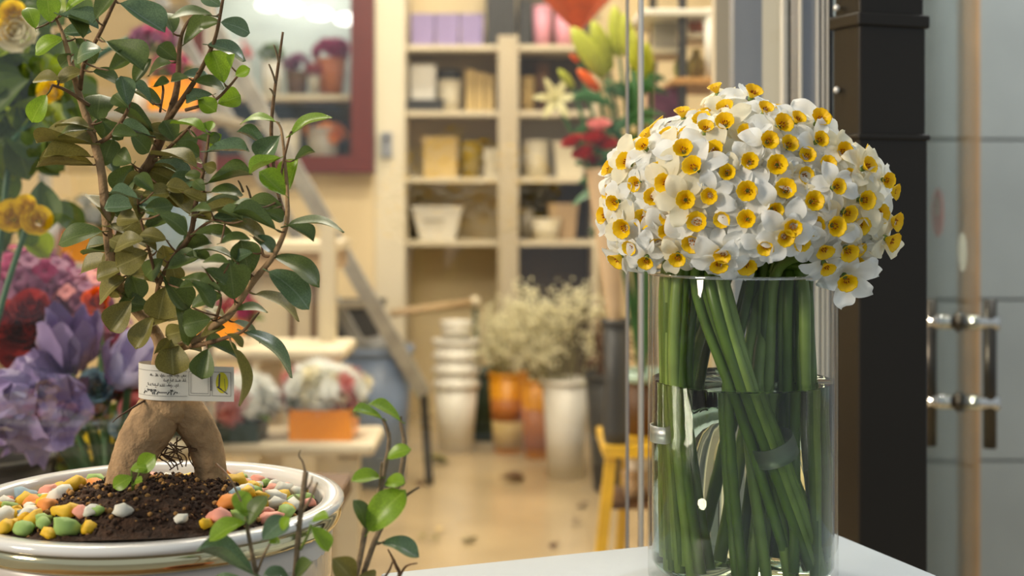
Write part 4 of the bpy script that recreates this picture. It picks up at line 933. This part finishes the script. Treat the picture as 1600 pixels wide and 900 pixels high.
mum_pot('orange cube planter of white and pink chrysanthemums on the lower shelf', 458, 556, 634, stand_y(3.3, zl), 3.3, 'orange_glaze', ['petal_white', 'petal_white', 'petal_white', 'petal_pink', 'petal_cream'], 508, 608, 68, 48)
mum_pot('dark green planter of white chrysanthemums beside the bonsai trunk', 322, 412, 652, stand_y(3.26, zl), 3.26, 'dark_green_pot', ['petal_white', 'petal_white', 'petal_white', 'petal_pink'], 368, 622, 66, 44)
mum_pot('dark green planter of white blooms half hidden behind the paper label', 258, 316, 652, stand_y(3.3, zl), 3.3, 'dark_green_pot', ['petal_white', 'petal_cream', 'petal_pink'], 285, 628, 44, 20)
t = mum_pot('orange planter of red blooms on the upper shelf behind the branch', 312, 377, 497, stand_y(3.55, zu), 3.55, 'orange_glaze', ['petal_red', 'petal_red', 'petal_magenta'], 372, 482, 38, 14)

# ------------------------------------------------------------------ bin, crate, stick, stacked pots, buckets
c = P(588, 752, 5.0); c.z = 0
bi = thing('waste_bin', 'blue-grey plastic waste bin with a lining bag beside the ladder', 'bin', c)
MB().lathe([(0, 0), (.105, 0), (.135, .50), (.125, .50), (.097, .02), (0, .02)], c, 32).build('body', 'blue_bin', bi)
MB().lathe([(.128, .485), (.142, .49), (.142, .515), (.128, .515)], c, 32, closed=True).build('rim', 'blue_bin', bi)
MB().blob(c + Vector((0, 0, .51)), .115, 3, .35, 2.6, 2, (1, 1, .32)).build('lining_bag', 'grey_bag', bi)
c = P(556, 0, 5.7); c.z = 0
cr = thing('black_crate', 'tall dark crate standing behind the waste bin', 'crate', c)
sbox(MB(), 520, 592, 478, HY + CZ / 5.62 * F, 5.62, 5.8).build('body', 'black_plastic', cr, False); sbox(MB(), 516, 596, 472, 482, 5.60, 5.82).build('rim', 'black_plastic', cr, False)
bs = thing('broom', 'wooden broom handle leaning low in front of the back wall', 'broom', (P(740, 0, 5.95).x, 5.9, 0))
MB().tube([P(612, 490, 5.8), P(742, 472, 6.0)], .017, 10).build('handle', 'kraft', bs); MB().blob(P(742, 472, 6.0), .03, 2, .2).build('knob', 'board_pale', bs)
MB().tube([P(742, 474, 6.0), (P(748, 474, 6.0).x, 6.05, .0)], .012, 8).build('prop', 'dark_green_pot', bs)
c = P(713, 703, 5.63); c.z = 0; sd_ = 5.63
for k in range(5):
    z0 = .06 * k; lab = ['lowest tall white flower bucket of the stack', 'second white bucket up the stack', 'third white bucket up the stack', 'fourth white bucket up the stack', 'small white pot crowning the bucket stack'][k]
    t = thing('flower_bucket', lab, 'bucket', c + Vector((0, 0, z0)), 'stacked white flower buckets')
    q = c + Vector((0, 0, z0))
    if k < 4:
        MB().lathe([(0, 0), (.068, 0), (.092, .285), (.086, .285), (.064, .008), (0, .008)], q, 28).build('body', 'white_plastic', t)
        MB().lathe([(.091, .272), (.101, .275), (.101, .292), (.088, .292)], q, 28, closed=True).build('rim', 'white_plastic', t)
    else:
        q = c + Vector((0, 0, .475)); t.location = q; t['_org'] = list(q)
        MB().lathe([(0, 0), (.055, 0), (.066, .07), (.06, .07), (.05, .01), (0, .01)], q, 28).build('body', 'white_plastic', t); MB().lathe([(.064, .06), (.069, .062), (.069, .074), (.06, .074)], q, 28, closed=True).build('rim', 'white_plastic', t)
def spray(parent, base, top_c, rx, rz, n, m, rr, stem, tip, stems=26):
    mb = MB(); tips = []
    for k in range(stems):
        a = rr.uniform(0, 6.283); q = math.sqrt(rr.random()); e = top_c + Vector((rx * q * math.cos(a), rx * q * math.sin(a) * .8, rz * rr.uniform(-.7, .9)))
        mid = (base + e) / 2 + Vector((0, 0, .03)); mb.tube(smoothpath([tuple(base + (e - base) * .02), tuple(mid), tuple(e)], 3), .0022, 4); tips.append(e)
    mb.build('stems', stem, parent)
    return tips
gm = MB().blob((0, 0, 0), 1, 1, .5, 3, 1).mesh('blossom', 'gyp')
def gyp_bucket(lab, cx, y1, d, y0, wtop, mat, tx, tyy, rx_px, rz_px, n, bandmat=None):
    c = P(cx, y1, d); c.z = 0; r = S(wtop, d) / 2; h = S(y1 - y0, d)
    t = thing('flower_bucket', lab, 'bucket', c)
    MB().lathe([(0, 0), (r * .72, 0), (r * .97, h * .97), (r * .9, h * .97), (r * .66, .01), (0, .01)], c, 32).build('body', mat, t)
    MB().lathe([(r * .96, h * .95), (r * 1.03, h * .955), (r * 1.03, h), (r * .9, h)], c, 32, closed=True).build('rim', mat, t)
    if bandmat:
        for (u0, u1, mm) in bandmat:
            rr0, rr1 = r * (.72 + .25 * u0) + .0015, r * (.72 + .25 * u1) + .0015
            MB().open_lathe([(rr0 - .001, h * u0), (rr0, h * u0), (rr1, h * u1), (rr1 - .001, h * u1)], c, 32).build('printed_band', mm, t)
    g = thing('gypsophila', 'cloud of dried pale baby\'s breath standing in ' + lab.split(' ', 1)[1].split(' with ')[0] if False else lab + ', its dried baby\'s breath', 'flowers', c + Vector((0, 0, .01)))
    base = c + Vector((0, 0, h * .4)); tc_ = P(tx, tyy, d)
    tips = spray(g, base, tc_, S(rx_px, d), S(rz_px, d), 0, 0, rb, 'gyp_stem', None)
    for k in range(n):
        e = rb.choice(tips); p = e + Vector((rb.gauss(0, .035), rb.gauss(0, .035), rb.gauss(0, .03)))
        put('blossom', gm, g, Matrix.Translation(p) @ Matrix.Scale(rb.uniform(.005, .011), 4), None)
    cl = MB()
    for k in range(n * 6):
        e = rb.choice(tips); cl.blob(e + Vector((rb.gauss(0, .04), rb.gauss(0, .04), rb.gauss(0, .035))), rb.uniform(.003, .008), 0, .3, 2, k)
    q_ = cl.build('small_blossoms', 'gyp', g); q_['kind'] = 'stuff'
    return t, g
_, g = gyp_bucket('tall white flower bucket nearest the middle of the floor', 884, 745, 5.1, 590, 76, 'white_plastic', 876, 515, 84, 58, 270)
g['label'] = 'large cloud of dried pale baby\'s breath in the tall white bucket'
_, g = gyp_bucket('yellow bucket with printed bands behind the tall white bucket', 794, 702, 5.62, 578, 62, 'yellow_bucket', 790, 530, 36, 42, 90, [(.06, .40, 'tan_card'), (.40, .68, 'red_label')])
g['label'] = 'smaller dried baby\'s breath in the yellow bucket'
_, g = gyp_bucket('second yellow bucket half hidden behind the tall white bucket', 838, 712, 5.5, 590, 50, 'yellow_bucket', 838, 545, 22, 30, 40, [(.1, .62, 'red_label')])
g['label'] = 'dried baby\'s breath in the half hidden yellow bucket'
c = P(755, 0, 5.9); c.z = 0; t = thing('dark_bucket', 'dark green bucket between the stacked buckets and the yellow bucket', 'bucket', c)
MB().lathe([(0, 0), (.07, 0), (.09, .3), (.08, .3), (.06, .01), (0, .01)], c, 24).build('body', 'dark_green_pot', t); MB().lathe([(.088, .29), (.096, .29), (.096, .31), (.085, .31)], c, 24, closed=True).build('rim', 'dark_green_pot', t)
# dark dried bunch leaning at the edge of the baby's breath
c = P(965, 0, 4.9); c.z = 0
t = thing('dark_bucket', 'dark bucket of dried brown stems beside the kraft paper cone', 'bucket', c)
MB().lathe([(0, 0), (.09, 0), (.12, .42), (.11, .42), (.08, .01), (0, .01)], c, 28).build('body', 'black_plastic', t); MB().lathe([(.118, .41), (.126, .41), (.126, .43), (.11, .43)], c, 28, closed=True).build('rim', 'black_plastic', t)
mb = MB()
for k in range(40):
    e = P(rb.uniform(915, 1005), rb.uniform(490, 600), 4.9 + rb.uniform(-.1, .1)); mb.tube(smoothpath([tuple(c + Vector((0, 0, .3))), tuple((c + e) / 2 + Vector((rb.uniform(-.05, .05), 0, .25))), tuple(e)], 3), .006, 5)
mb.build('dried_stems', 'brown_wood', t)
# yellow trestle stool
QD = 3.0; zt = P(0, 692, QD).z
c = P(990, 0, QD); c.z = 0
ys = thing('yellow_stool', 'worn yellow wooden stool carrying the lily pot', 'stool', c)
MB().box((P(1000, 0, QD).x, QD + .08, zt - .012), (S(118, QD), .26, .024)).build('seat', 'yellow_wood', ys, False)
for (xa, xb, d, wv) in ((956, 918, QD - .02, 17), (1050, 1085, QD - .02, 17), (980, 958, QD + .17, 14), (1040, 1064, QD + .17, 14)):
    a = P(xa, 700, d); b = P(xb, 0, d); MB().bar((b.x, d, 0), a, S(wv, d), .03, up=(0, 1, 0)).build('leg', 'yellow_wood', ys, False)
sbox(MB(), 945, 1060, 786, 796, QD - .01, QD + .17).build('lower_board', 'brown_wood', ys, False)
zq = P(0, 786, QD - .01).z
for k, (cx, r, zz, mm, lab) in enumerate(((992, 20, 0, 'kraft', 'tan cardboard tub on the lower board of the yellow stool'), (995, 19, .062, 'white_plastic', 'white tub stacked on the tan tub under the lily pot'))):
    q = P(cx, 0, QD + .06); q.z = zq + zz; r = S(r, QD)
    t = thing('tub', lab, 'tub', q); MB().lathe([(0, 0), (r * .85, 0), (r * .95, .045), (r * .85, .045), (r * .7, .01), (0, .01)], q, 24).build('body', mm, t); MB().lathe([(r * .94, .045), (r, .045), (r, .059), (0, .06)], q, 24).build('lid', mm, t)
# leaf litter on the floor
for k, (px, py, s, mt) in enumerate(((783, 752, 17, 'brown_wood'), (728, 850, 12, 'leaf_olive'), (685, 850, 7, 'leaf_olive'), (872, 855, 7, 'brown_wood'), (655, 843, 6, 'leaf_olive'), (660, 722, 22, 'leaf_olive'), (900, 822, 8, 'brown_wood'), (920, 793, 9, 'brown_wood'), (692, 832, 6, 'tan_card'), (650, 758, 7, 'brown_wood'))):
    d = CZ * F / (py - HY); p = P(px, py, d); 
    lo = bpy.data.objects.new('fallen_leaf', LEAF[k % 4]); COL.objects.link(lo); lo.matrix_world = Matrix.Translation((p.x, p.y, .014)) @ Matrix.Rotation(k * 1.3, 4, 'Z') @ Matrix.Scale(S(s * 2.2, d), 4)
    lo.material_slots[0].link = 'OBJECT'; lo.material_slots[0].material = MATS[mt]
    tag(lo, ['large brown fallen leaf near the middle of the shop floor', 'green fallen leaf on the floor just past the white table'][k] if k < 2 else 'small fallen leaf on the tan shop floor', 'leaf', None if k < 2 else 'litter leaves on the floor')

# ------------------------------------------------------------------ roses, lilies, rack at the centre right
def rose_mesh():
    mb = MB()
    for ring, (n, r, h, lean) in enumerate(((3, .22, .55, .0), (4, .42, .6, .12), (5, .62, .55, .28), (5, .8, .42, .55))):
        for k in range(n):
            a0 = 2 * math.pi * k / n + ring * .7
            def fn(u, v, a0=a0, n=n, r=r, h=h, lean=lean):
                a = a0 + (v - .5) * 2 * math.pi / n * 1.5; rr = r * (.45 + .55 * math.sin(u * 1.57)) + lean * u * u * .4
                return Vector((rr * math.cos(a), rr * math.sin(a), -.35 + h * u * (1 - .35 * abs(2 * v - 1) ** 2) * 1.5))
            mb.grid(fn, 4, 5)
    return mb.mesh('rose_head', 'petal_red')
ROSE = rose_mesh()
def rose(parent, p, dirv, r, mat, name='rose_head'): return put(name, ROSE, parent, zframe(dirv, p, R.uniform(0, 6), r), mat)
kd = 3.0
kc = thing('rose_bouquet', 'red roses wrapped in a tall kraft paper cone', 'bouquet', P(962, 520, kd))
a, b = P(962, 522, kd), P(944, 262, kd)
mb = MB(); ax = (b - a); n_ = 24
mb.tube([a + ax * t for t in (0, .25, .5, .75, 1.0)], [.012, .02, .028, .034, .042], n_, cap=False).build('paper_cone', 'kraft', kc)
for (x, y, m_, r) in ((894, 222, 'petal_red', 15), (928, 216, 'petal_red', 16), (912, 240, 'petal_red', 15), (936, 196, 'petal_pink', 16), (925, 252, 'petal_red', 13), (948, 226, 'petal_red', 15)):
    p = P(x, y, kd + R.uniform(-.03, .03)); rose(kc, p, p - P(944, 330, kd + .05), S(r * 1.25, kd), m_)
    MB().tube([a + ax * .8, p], .003, 5).build('stem', 'lily_green', kc)
# slim dark vase under the cone, standing on the yellow stool
zs_ = P(0, 692, 3.0).z
sg = thing('slim_vase', 'slim dark vase under the kraft paper cone on the yellow stool', 'vase', (a.x, kd, zs_))
MB().lathe([(0, 0), (.026, 0), (.03, .03), (.026, .14), (.03, a.z - zs_ + .03), (.025, a.z - zs_ + .03), (.02, .05), (0, .04)], (a.x, kd, zs_), 24).build('body', 'black_plastic', sg)
MB().lathe([(.029, a.z - zs_ + .02), (.034, a.z - zs_ + .022), (.034, a.z - zs_ + .034), (.026, a.z - zs_ + .034)], (a.x, kd, zs_), 24, closed=True).build('rim', 'black_plastic', sg)
# lilies
LD = 3.125; lb_ = P(1008, 692, LD); lb_.z = zt
lv = thing('lily_pot', 'brown pot with a mint rim holding green lily buds on the yellow stool', 'potted flowers', lb_)
ph = .125; pr_ = S(40, LD)
MB().lathe([(0, 0), (pr_ * .8, 0), (pr_ * .95, ph), (pr_ * .85, ph), (pr_ * .7, .02), (0, .02)], lb_, 28).build('body', 'brown_wood', lv)
MB().lathe([(pr_ * .9, ph - .002), (pr_ * 1.05, ph), (pr_ * 1.05, ph + .022), (pr_ * .85, ph + .022)], lb_, 28, closed=True).build('rim', 'mint_plastic', lv)
BUD = MB().lathe([(.0, 0), (.10, .05), (.16, .3), (.17, .55), (.12, .82), (.05, .96), (.0, 1.0)], (0, 0, 0), 12, frill=lambda r, z, a: r * (1 + .16 * math.cos(3 * a))).mesh('lily_bud', 'lily_bud')
neck = Vector((lb_.x - .005, LD, zt + .10))
for (x0, y0, x1, y1, m_) in ((945, 122, 892, 42, 'lily_bud'), (952, 112, 925, 32, 'lily_bud'), (968, 90, 960, 8, 'lily_bud'), (985, 92, 975, 20, 'lily_bud'), (992, 110, 988, 45, 'lily_bud'), (1000, 140, 1002, 72, 'lily_bud'), (935, 142, 902, 108, 'orange_petal'), (905, 98, 890, 85, 'orange_petal'), (896, 138, 872, 108, 'lily_bud'), (1015, 115, 1010, 65, 'lily_bud')):
    dz = R.uniform(-.06, .06); p0, p1 = P(x0, y0, LD + dz), P(x1, y1, LD + dz - .02); L = (p1 - p0).length
    put('lily_bud', BUD, lv, zframe(p1 - p0, p0, 0, L), m_)
    MB().tube(smoothpath([tuple(neck), tuple((neck + p0) / 2 + Vector((.02, 0, 0))), tuple(p0)], 4), .0045, 6).build('stem', 'lily_green', lv)
for k in range(60):
    u = R.uniform(.45, .98); p = neck + (P(960, 130, LD) - neck) * u + Vector((R.uniform(-.03, .05), R.uniform(-.04, .04), 0)); a = R.uniform(0, 6.28)
    dv = Vector((math.cos(a), math.sin(a) * .6, R.uniform(-.1, .6))); L = R.uniform(.07, .13)
    put('leaf', LEAF[k % 4], lv, frame(dv, (0, -.4, 1), p, L, L * .34, L), 'lily_green')
of = MB().grid(lambda u, v: Vector((u, (v - .5) * .34 * math.sin(math.pi * (u * .9 + .05)), .25 * math.sin(2.4 * u))), 8, 4).mesh('lily_petal', 'lily_petal')
for k in range(6):
    a = k * 1.047; dv = Vector((math.cos(a), -.3, math.sin(a))); put('lily_petal', of, lv, frame(dv, (0, -1, .2), P(868, 155, LD), .06, .06, .06), None)
MB().tube(smoothpath([tuple(neck), tuple((neck + P(868, 155, LD)) / 2 + Vector((.05, 0, 0))), tuple(P(868, 155, LD))], 5), .0045, 6).build('stem', 'lily_green', lv)
# hot orange and red bouquet behind the lilies
ob = thing('orange_bouquet', 'bright orange and red wrapped bouquet hanging above the lilies', 'bouquet', (P(905, 0, 3.6).x, 3.6, 2.9))
oc = P(902, -28, 3.6)
MB().lathe([(.0, .0), (.02, .02), (.08, .09), (.12, .15), (.11, .155), (.02, .04)], (oc.x, oc.y, oc.z - .14), 20, frill=lambda r, z, a: r * (1 + .12 * math.sin(5 * a))).build('paper_wrap', 'orange_petal', ob)
cluster(ob, oc + Vector((0, 0, .03)), .11, 22, ['petal_red', 'orange_petal', 'petal_pink', 'petal_red'], rb, (1.1, 1, .6), .32, 'bloom')
MB().tube([(oc.x, oc.y, oc.z), (oc.x, oc.y, 2.9)], .003, 6).build('hanging_wire', 'steel_rod', ob)
# rack right of the lilies
RD = 3.2
rk = thing('display_rack', 'dark metal display rack with wooden boards beside the shop frame', 'rack', (P(1070, 0, RD).x, RD + .1, 0))
for x, d in ((1066, RD), (1150, RD), (1020, RD + .3), (1120, RD + .3)):
    q = P(x, 0, d); MB().box((q.x, d, 1.1), (S(12, d), .025, 2.2)).build('post', 'black_plastic', rk, False)
for (x0, x1, y, mt) in ((1000, 1150, 18, 'white_plastic'), (1052, 1150, 126, 'light_wood'), (1008, 1150, 200, 'olive_card'), (1015, 1150, 310, 'light_wood')):
    sbox(MB(), x0, x1, y - 5, y + 6, RD - .04, RD + .32).build('board', mt, rk, False, bevel=.004)
def rack_y(y, d): z = CZ - (y - 5 - HY) / F * (RD - .04); return HY + (CZ - z) / d * F
for (x0, x1, y0, lab, mt) in ((1052, 1076, 82, 'yellow-green gourd vase on the wooden rack board', 'lily_bud'), (1072, 1104, 78, 'plump yellow gourd vase on the wooden rack board', 'olive_card')):
    d = RD + .06; c = P((x0 + x1) / 2, rack_y(126, d), d); r = S(x1 - x0, d) / 2; h = S(rack_y(126, d) - y0, d)
    t = thing('gourd_vase', lab, 'vase', c); MB().lathe([(0, 0), (r * .6, 0), (r, h * .35), (r * .9, h * .6), (r * .45, h * .82), (r * .4, h)], c, 24).build('body', mt, t); MB().lathe([(r * .38, h * .97), (r * .5, h * .98), (r * .5, h * 1.03), (r * .3, h * 1.03)], c, 20, closed=True).build('rim', mt, t)
planter('cone_vase', 'white tapering vase next to the shop frame', 1098, 1122, 14, 120, RD - .02, 'white_plastic', taper=.6, cat='vase')
planter('clay_bowl', 'brown clay bowl high on the rack', 1072, 1104, 24, 60, RD + .1, 'terracotta', taper=.6, cat='bowl')
t = planter('rack_box', 'dull purple box on the middle rack board', 1012, 1058, 140, rack_y(200, RD + .1), RD + .1, 'petal_mauve', taper=.98, round_=False, cat='box')
t = planter('rack_box', 'grey box under the white rack board', 1018, 1056, 34, 84, RD + .12, 'grey_plastic', taper=.98, round_=False, cat='box')
MB().box(P(1037, 86, RD + .12), (S(60, RD), .2, .012)).build('tray', 'board_pale', rk, False)
MB().box(P(1088, 62, RD + .1), (S(50, RD), .2, .012)).build('tray', 'board_pale', rk, False)

# ------------------------------------------------------------------ bouquets and foliage at the side of the bonsai
fb = thing('bouquet_bench', 'dark wooden bench under the wrapped bouquets', 'bench', (-.72, 1.9, 0))
MB().box((-.78, 1.95, .585), (1.0, .75, .03)).build('top', 'brown_wood', fb, False)
for x in (-1.22, -.34):
    for y in (1.62, 2.28): MB().box((x, y, .285), (.05, .05, .57)).build('leg', 'brown_wood', fb, False)
FLO = MB()
for k in range(4):
    a = k * math.pi / 2
    FLO.grid(lambda u, v, a=a: Matrix.Rotation(a, 3, 'Z') @ Vector((.1 + .9 * u, (v - .5) * .95 * math.sin(math.pi * (u * .8 + .16)), .18 * math.sin(3 * u))), 4, 3)
FLOM = FLO.mesh('floret', 'petal_mauve')
def bucket(x, y, r, h, mat, lab):
    c = Vector((x, y, .60)); t = thing('flower_bucket', lab, 'bucket', c)
    MB().lathe([(0, 0), (r * .78, 0), (r * .97, h * .97), (r * .9, h * .97), (r * .7, .01), (0, .01)], c, 28).build('body', mat, t); MB().lathe([(r * .95, h * .95), (r * 1.04, h * .955), (r * 1.04, h), (r * .9, h)], c, 28, closed=True).build('rim', mat, t); return c + Vector((0, 0, h * .4))
def head_stem(par, frm, to, r=.005): MB().tube(smoothpath([tuple(frm), tuple((frm + to) / 2 + Vector((0, .01, .02))), tuple(to)], 4), r, 6).build('stem', 'lily_green', par)
k1 = bucket(-.63, 1.95, .10, .14, 'dark_green_pot', 'dark green bucket holding the hydrangea'); k2 = bucket(-.52, 1.72, .08, .12, 'dark_green_pot', 'dark green bucket holding the purple paper flowers'); k3 = bucket(-.82, 1.85, .10, .13, 'black_plastic', 'black bucket holding the rose bush')
bucket(-.70, 1.78, .085, .14, 'black_plastic', 'black bucket beside the crumpled lavender paper')
hd = 1.9
hy = thing('hydrangea', 'large mauve hydrangea heads beside the purple paper flowers', 'flowers', k1)
for (x, y, rx, n, mts) in ((40, 462, 78, 80, ['petal_mauve', 'petal_mauve', 'petal_magenta']), (128, 478, 58, 55, ['petal_mauve', 'petal_pink', 'petal_mauve']), (165, 520, 40, 30, ['petal_mauve', 'petal_magenta']), (235, 545, 28, 22, ['petal_magenta', 'petal_mauve'])):
    c = P(x, y, hd); r = S(rx, hd); head_stem(hy, k1, c)
    MB().blob(c, r * .8, 2, .1).build('flower_core', 'petal_mauve', hy)
    for k in range(n):
        z = 1 - 2 * (k + .5) / n; a = k * 2.39996; q = math.sqrt(1 - z * z); dv = Vector((q * math.cos(a), q * math.sin(a), z))
        put('floret', FLOM, hy, zframe(dv + Vector((R.uniform(-.4, .4), R.uniform(-.4, .4), R.uniform(-.3, .3))), c + dv * r * R.uniform(.85, 1.05), R.uniform(0, 6), r * .26), R.choice(mts))
cd = 1.72
for (x, y, rp, mt, lab) in ((45, 515, 62, 'petal_red', 'large rust red carnation against the hydrangea'), (190, 590, 34, 'petal_red', 'dark red rose below the pale lilac paper flower'), (150, 470, 22, 'orange_petal', 'small orange bloom at the top of the hydrangea')):
    t = thing('carnation' if rp > 40 else 'rose', lab, 'flower', k2); c = P(x, y, cd + .05); head_stem(t, k2, c)
    for (dx, dz, s) in ((0, 0, .75), (-.5, .25, .55), (.5, .2, .55), (.1, .6, .5), (-.2, -.55, .5), (.5, -.45, .45)):
        rose(t, c + Vector((dx, -.2, dz)) * S(rp, cd), Vector((dx * .6, -1, .5 + dz * .5)), S(rp, cd) * s, mt)
def paper_flower(x, y, rp, d, mats, lab, tilt, name='paper_tulip'):
    t = thing(name, lab, 'paper flower', k2); c = P(x, y, d); r = S(rp, d); head_stem(t, k2, c - Vector((0, 0, r * .6)))
    fm = zframe(tilt, c, R.uniform(0, 6), r)
    for k in range(7):
        a = k * 2 * math.pi / 7 * 1.0 + (k % 2) * .3; s = 1.0 if k % 2 else .82
        def fn(u, v, a=a, s=s, k=k):
            b = a + (v - .5) * 1.35; rr = s * (.25 + .7 * math.sin(u * 1.5)) - .18 * u * u; crease = .07 * math.sin(9 * v + k) * u + .05 * math.sin(13 * u + 3 * v + k)
            return fm @ Vector(((rr + crease) * math.cos(b), (rr + crease) * math.sin(b), -.75 + 1.7 * u * (1 - .35 * abs(2 * v - 1) ** 1.6)))
        MB().grid(fn, 7, 6).build('paper_petal', R.choice(mats), t)
    return t
paper_flower(108, 540, 62, 1.66, ['paper_purple', 'paper_purple', 'paper_lavender'], 'purple paper tulip standing highest among the paper flowers', (.1, -.35, 1))
paper_flower(200, 572, 58, 1.7, ['paper_lilac', 'paper_lilac', 'paper_lavender'], 'pale lilac paper flower nearest the bonsai trunk', (.5, -.6, .7))
# crumpled lavender wrap
wr = thing('paper_wrap_bouquet', 'crumpled lavender paper wrapped round a low bouquet', 'bouquet', k2)
wc = P(45, 640, 1.62)
for k in range(9):
    a = k * .7; off = Vector((math.cos(a) * S(56, 1.62), -.02 + .03 * math.sin(2 * a), math.sin(a) * S(42, 1.62))) * (.9 if k < 8 else 0)
    nx = Vector((math.cos(a), -1.2 + .8 * math.sin(k * 2.1), math.sin(a))).normalized(); fm = zframe(nx, wc + off, k, S(58, 1.62))
    def fn(u, v, k=k, fm=fm):
        x, y = (u - .5) * 2, (v - .5) * 2; z = .85 * noise.noise(Vector((x * 1.3 + k * 3, y * 1.3, k))) + .5 * abs(noise.noise(Vector((x * 2.6 + k, y * 2.6, 9)))) - .25 * (x * x + y * y)
        return fm @ Vector((x * (1 - .25 * y * y), y * (1 - .25 * x * x), z))
    MB().grid(fn, 9, 9).build('paper_fold', R.choice(['paper_lavender', 'paper_purple', 'paper_lavender', 'paper_lilac']), wr, False)
head_stem(wr, k2, wc, .012)
for (x, y, rp, mt, lab) in ((150, 603, 26, 'petal_blue', 'grey-blue rose above the teal paper rose'), (135, 636, 30, 'petal_blue', 'teal blue rose beside the crumpled lavender paper'), (212, 640, 24, 'petal_pink', 'peach pink rose just beside the bonsai trunk'), (190, 668, 18, 'pale_blue_paper', 'pale blue bloom low beside the trunk')):
    t = thing('rose', lab, 'flower', k2); c = P(x, y, 1.75); head_stem(t, k2, c); rose(t, c, (.2, -1, .5), S(rp, 1.75) * 1.1, mt); rose(t, c + Vector((.01, .015, -.012)), (-.4, -.6, .4), S(rp, 1.75), mt)
yf = thing('yellow_daisies', 'cluster of small yellow flowers low behind the bonsai pot', 'flowers', k1)
for (x, y) in ((98, 682), (112, 672), (125, 690), (140, 684), (105, 700), (88, 696), (150, 698), (128, 706), (118, 716), (160, 680), (172, 700), (142, 712), (96, 712), (180, 686)):
    c = P(x, y, 1.86 + R.uniform(-.03, .03)); head_stem(yf, k1, c, .003); put('floret', FLOM, yf, zframe((R.uniform(-.4, .4), -1, .5), c, R.uniform(0, 3), S(11, 1.86)), 'petal_yellow'); put('floret', FLOM, yf, zframe((R.uniform(-.4, .4), -1, .5), c, R.uniform(0, 3), S(10, 1.86)), 'petal_yellow')
for k in range(60):
    p = P(R.uniform(20, 215), R.uniform(650, 740), 1.9 + R.uniform(-.03, .06)); put('leaf', LEAF[k % 4], yf, frame((R.uniform(-1, 1), -.3, R.uniform(-.3, .7)), (0, -1, .6), p, .04, .022, .04), R.choice(['leaf_lime', 'leaf_far']))
# rose bush with large leaves
rbush = thing('rose_bush', 'tall leafy rose bush with yellow and white roses at the edge', 'rose bush', k3)
bd = 1.6
stems_ = [[(-60, 760), (-20, 560), (0, 380), (20, 220), (60, 90), (90, 0)], [(-70, 760), (-40, 520), (-25, 340), (-15, 160), (10, 40), (20, -40)], [(-20, 560), (10, 450), (40, 360), (60, 300)], [(20, 220), (70, 170), (110, 130), (150, 90), (200, 60)]]
sk3 = []
for s in stems_:
    pts = smoothpath([(a, b, bd + .02 * i, 3.5) for i, (a, b) in enumerate(s)], 5); sk3 += pts
    MB().tube([P(a, b, c) for a, b, c, r in pts], .004, 6).build('stem', 'lily_green', rbush)
head_stem(rbush, k3, P(-62, 762, bd))
rw = random.Random(8)
for k in range(230):
    a, b, c, r = rw.choice(sk3)
    if b > 320 or b < -60: continue
    p = P(min(a, 80) + rw.uniform(-45, 25), b + rw.uniform(-35, 35), c + rw.uniform(-.05, .12)); an_ = rw.uniform(0, 6.28)
    dv = Vector((math.cos(an_), rw.uniform(-.5, .3), -.75 + .6 * math.sin(an_))); L = S(rw.uniform(48, 88), bd)
    put('leaf', LEAF[k % 4], rbush, frame(dv, (rw.uniform(-.4, .4), -.8, .6), p, L, L * .62, L), 'leaf_lime' if rw.random() < .16 else 'leaf_far')
for (x, y, r, mt) in ((30, 52, 34, 'petal_cream'), (10, 45, 20, 'petal_yellow'), (80, 142, 22, 'petal_yellow'), (18, 338, 26, 'petal_yellow'), (58, 345, 24, 'petal_yellow'), (40, 322, 18, 'petal_yellow'), (20, 20, 20, 'petal_yellow')):
    rose(rbush, P(x, y, bd - .03), (R.uniform(-.3, .3), -1, .3), S(r, bd), mt)
# things on a side table further in
sp_ = thing('side_shelving', 'grey side shelving behind the bonsai crown', 'shelving', (P(190, 0, 3.0).x, 3.0, 0))
for (x0, x1, y) in ((60, 330, 178), (60, 330, 420)):
    sbox(MB(), x0, x1, y - 5, y + 6, 2.72, 3.06).build('board', 'grey_plastic', sp_, False)
for x in (66, 324): sbox(MB(), x - 6, x + 6, -60, HY + CZ / 3.05 * F, 3.05, 3.09).build('post', 'grey_plastic', sp_, False)
def shy(y, d): z = CZ - (y - 5 - HY) / F * 2.72; return HY + (CZ - z) / d * F
mum_pot('orange planter of pink blooms high behind the bonsai crown', 240, 302, 124, shy(178, 2.9), 2.9, 'orange_glaze', ['petal_pink', 'petal_magenta'], 268, 100, 34, 12)
mum_pot('orange planter beside the upper trunk of the bonsai', 106, 168, 358, shy(420, 2.9), 2.9, 'orange_glaze', ['petal_white', 'petal_cream'], 138, 330, 42, 14)
mum_pot('white pot of violet magenta flowers behind the top of the bonsai', 208, 242, 128, shy(178, 2.92), 2.92, 'white_plastic', ['petal_magenta', 'petal_mauve'], 236, 62, 40, 18, True)
planter('white_bucket', 'white bucket behind the yellow roses', 58, 104, 330, shy(420, 2.9), 2.9, 'white_plastic', taper=.8, cat='bucket')
planter('white_bucket', 'pale blue paper bucket behind the middle of the bonsai', 222, 330, 306, shy(420, 2.9), 2.9, 'pale_blue_paper', taper=.7, cat='bucket')
planter('white_bucket', 'white jar standing between the two shelves', 176, 218, 330, shy(420, 2.9), 2.9, 'white_plastic', taper=.9, cat='jar')

for o in list(bpy.data.objects):
    if '_org' in o: del o['_org']
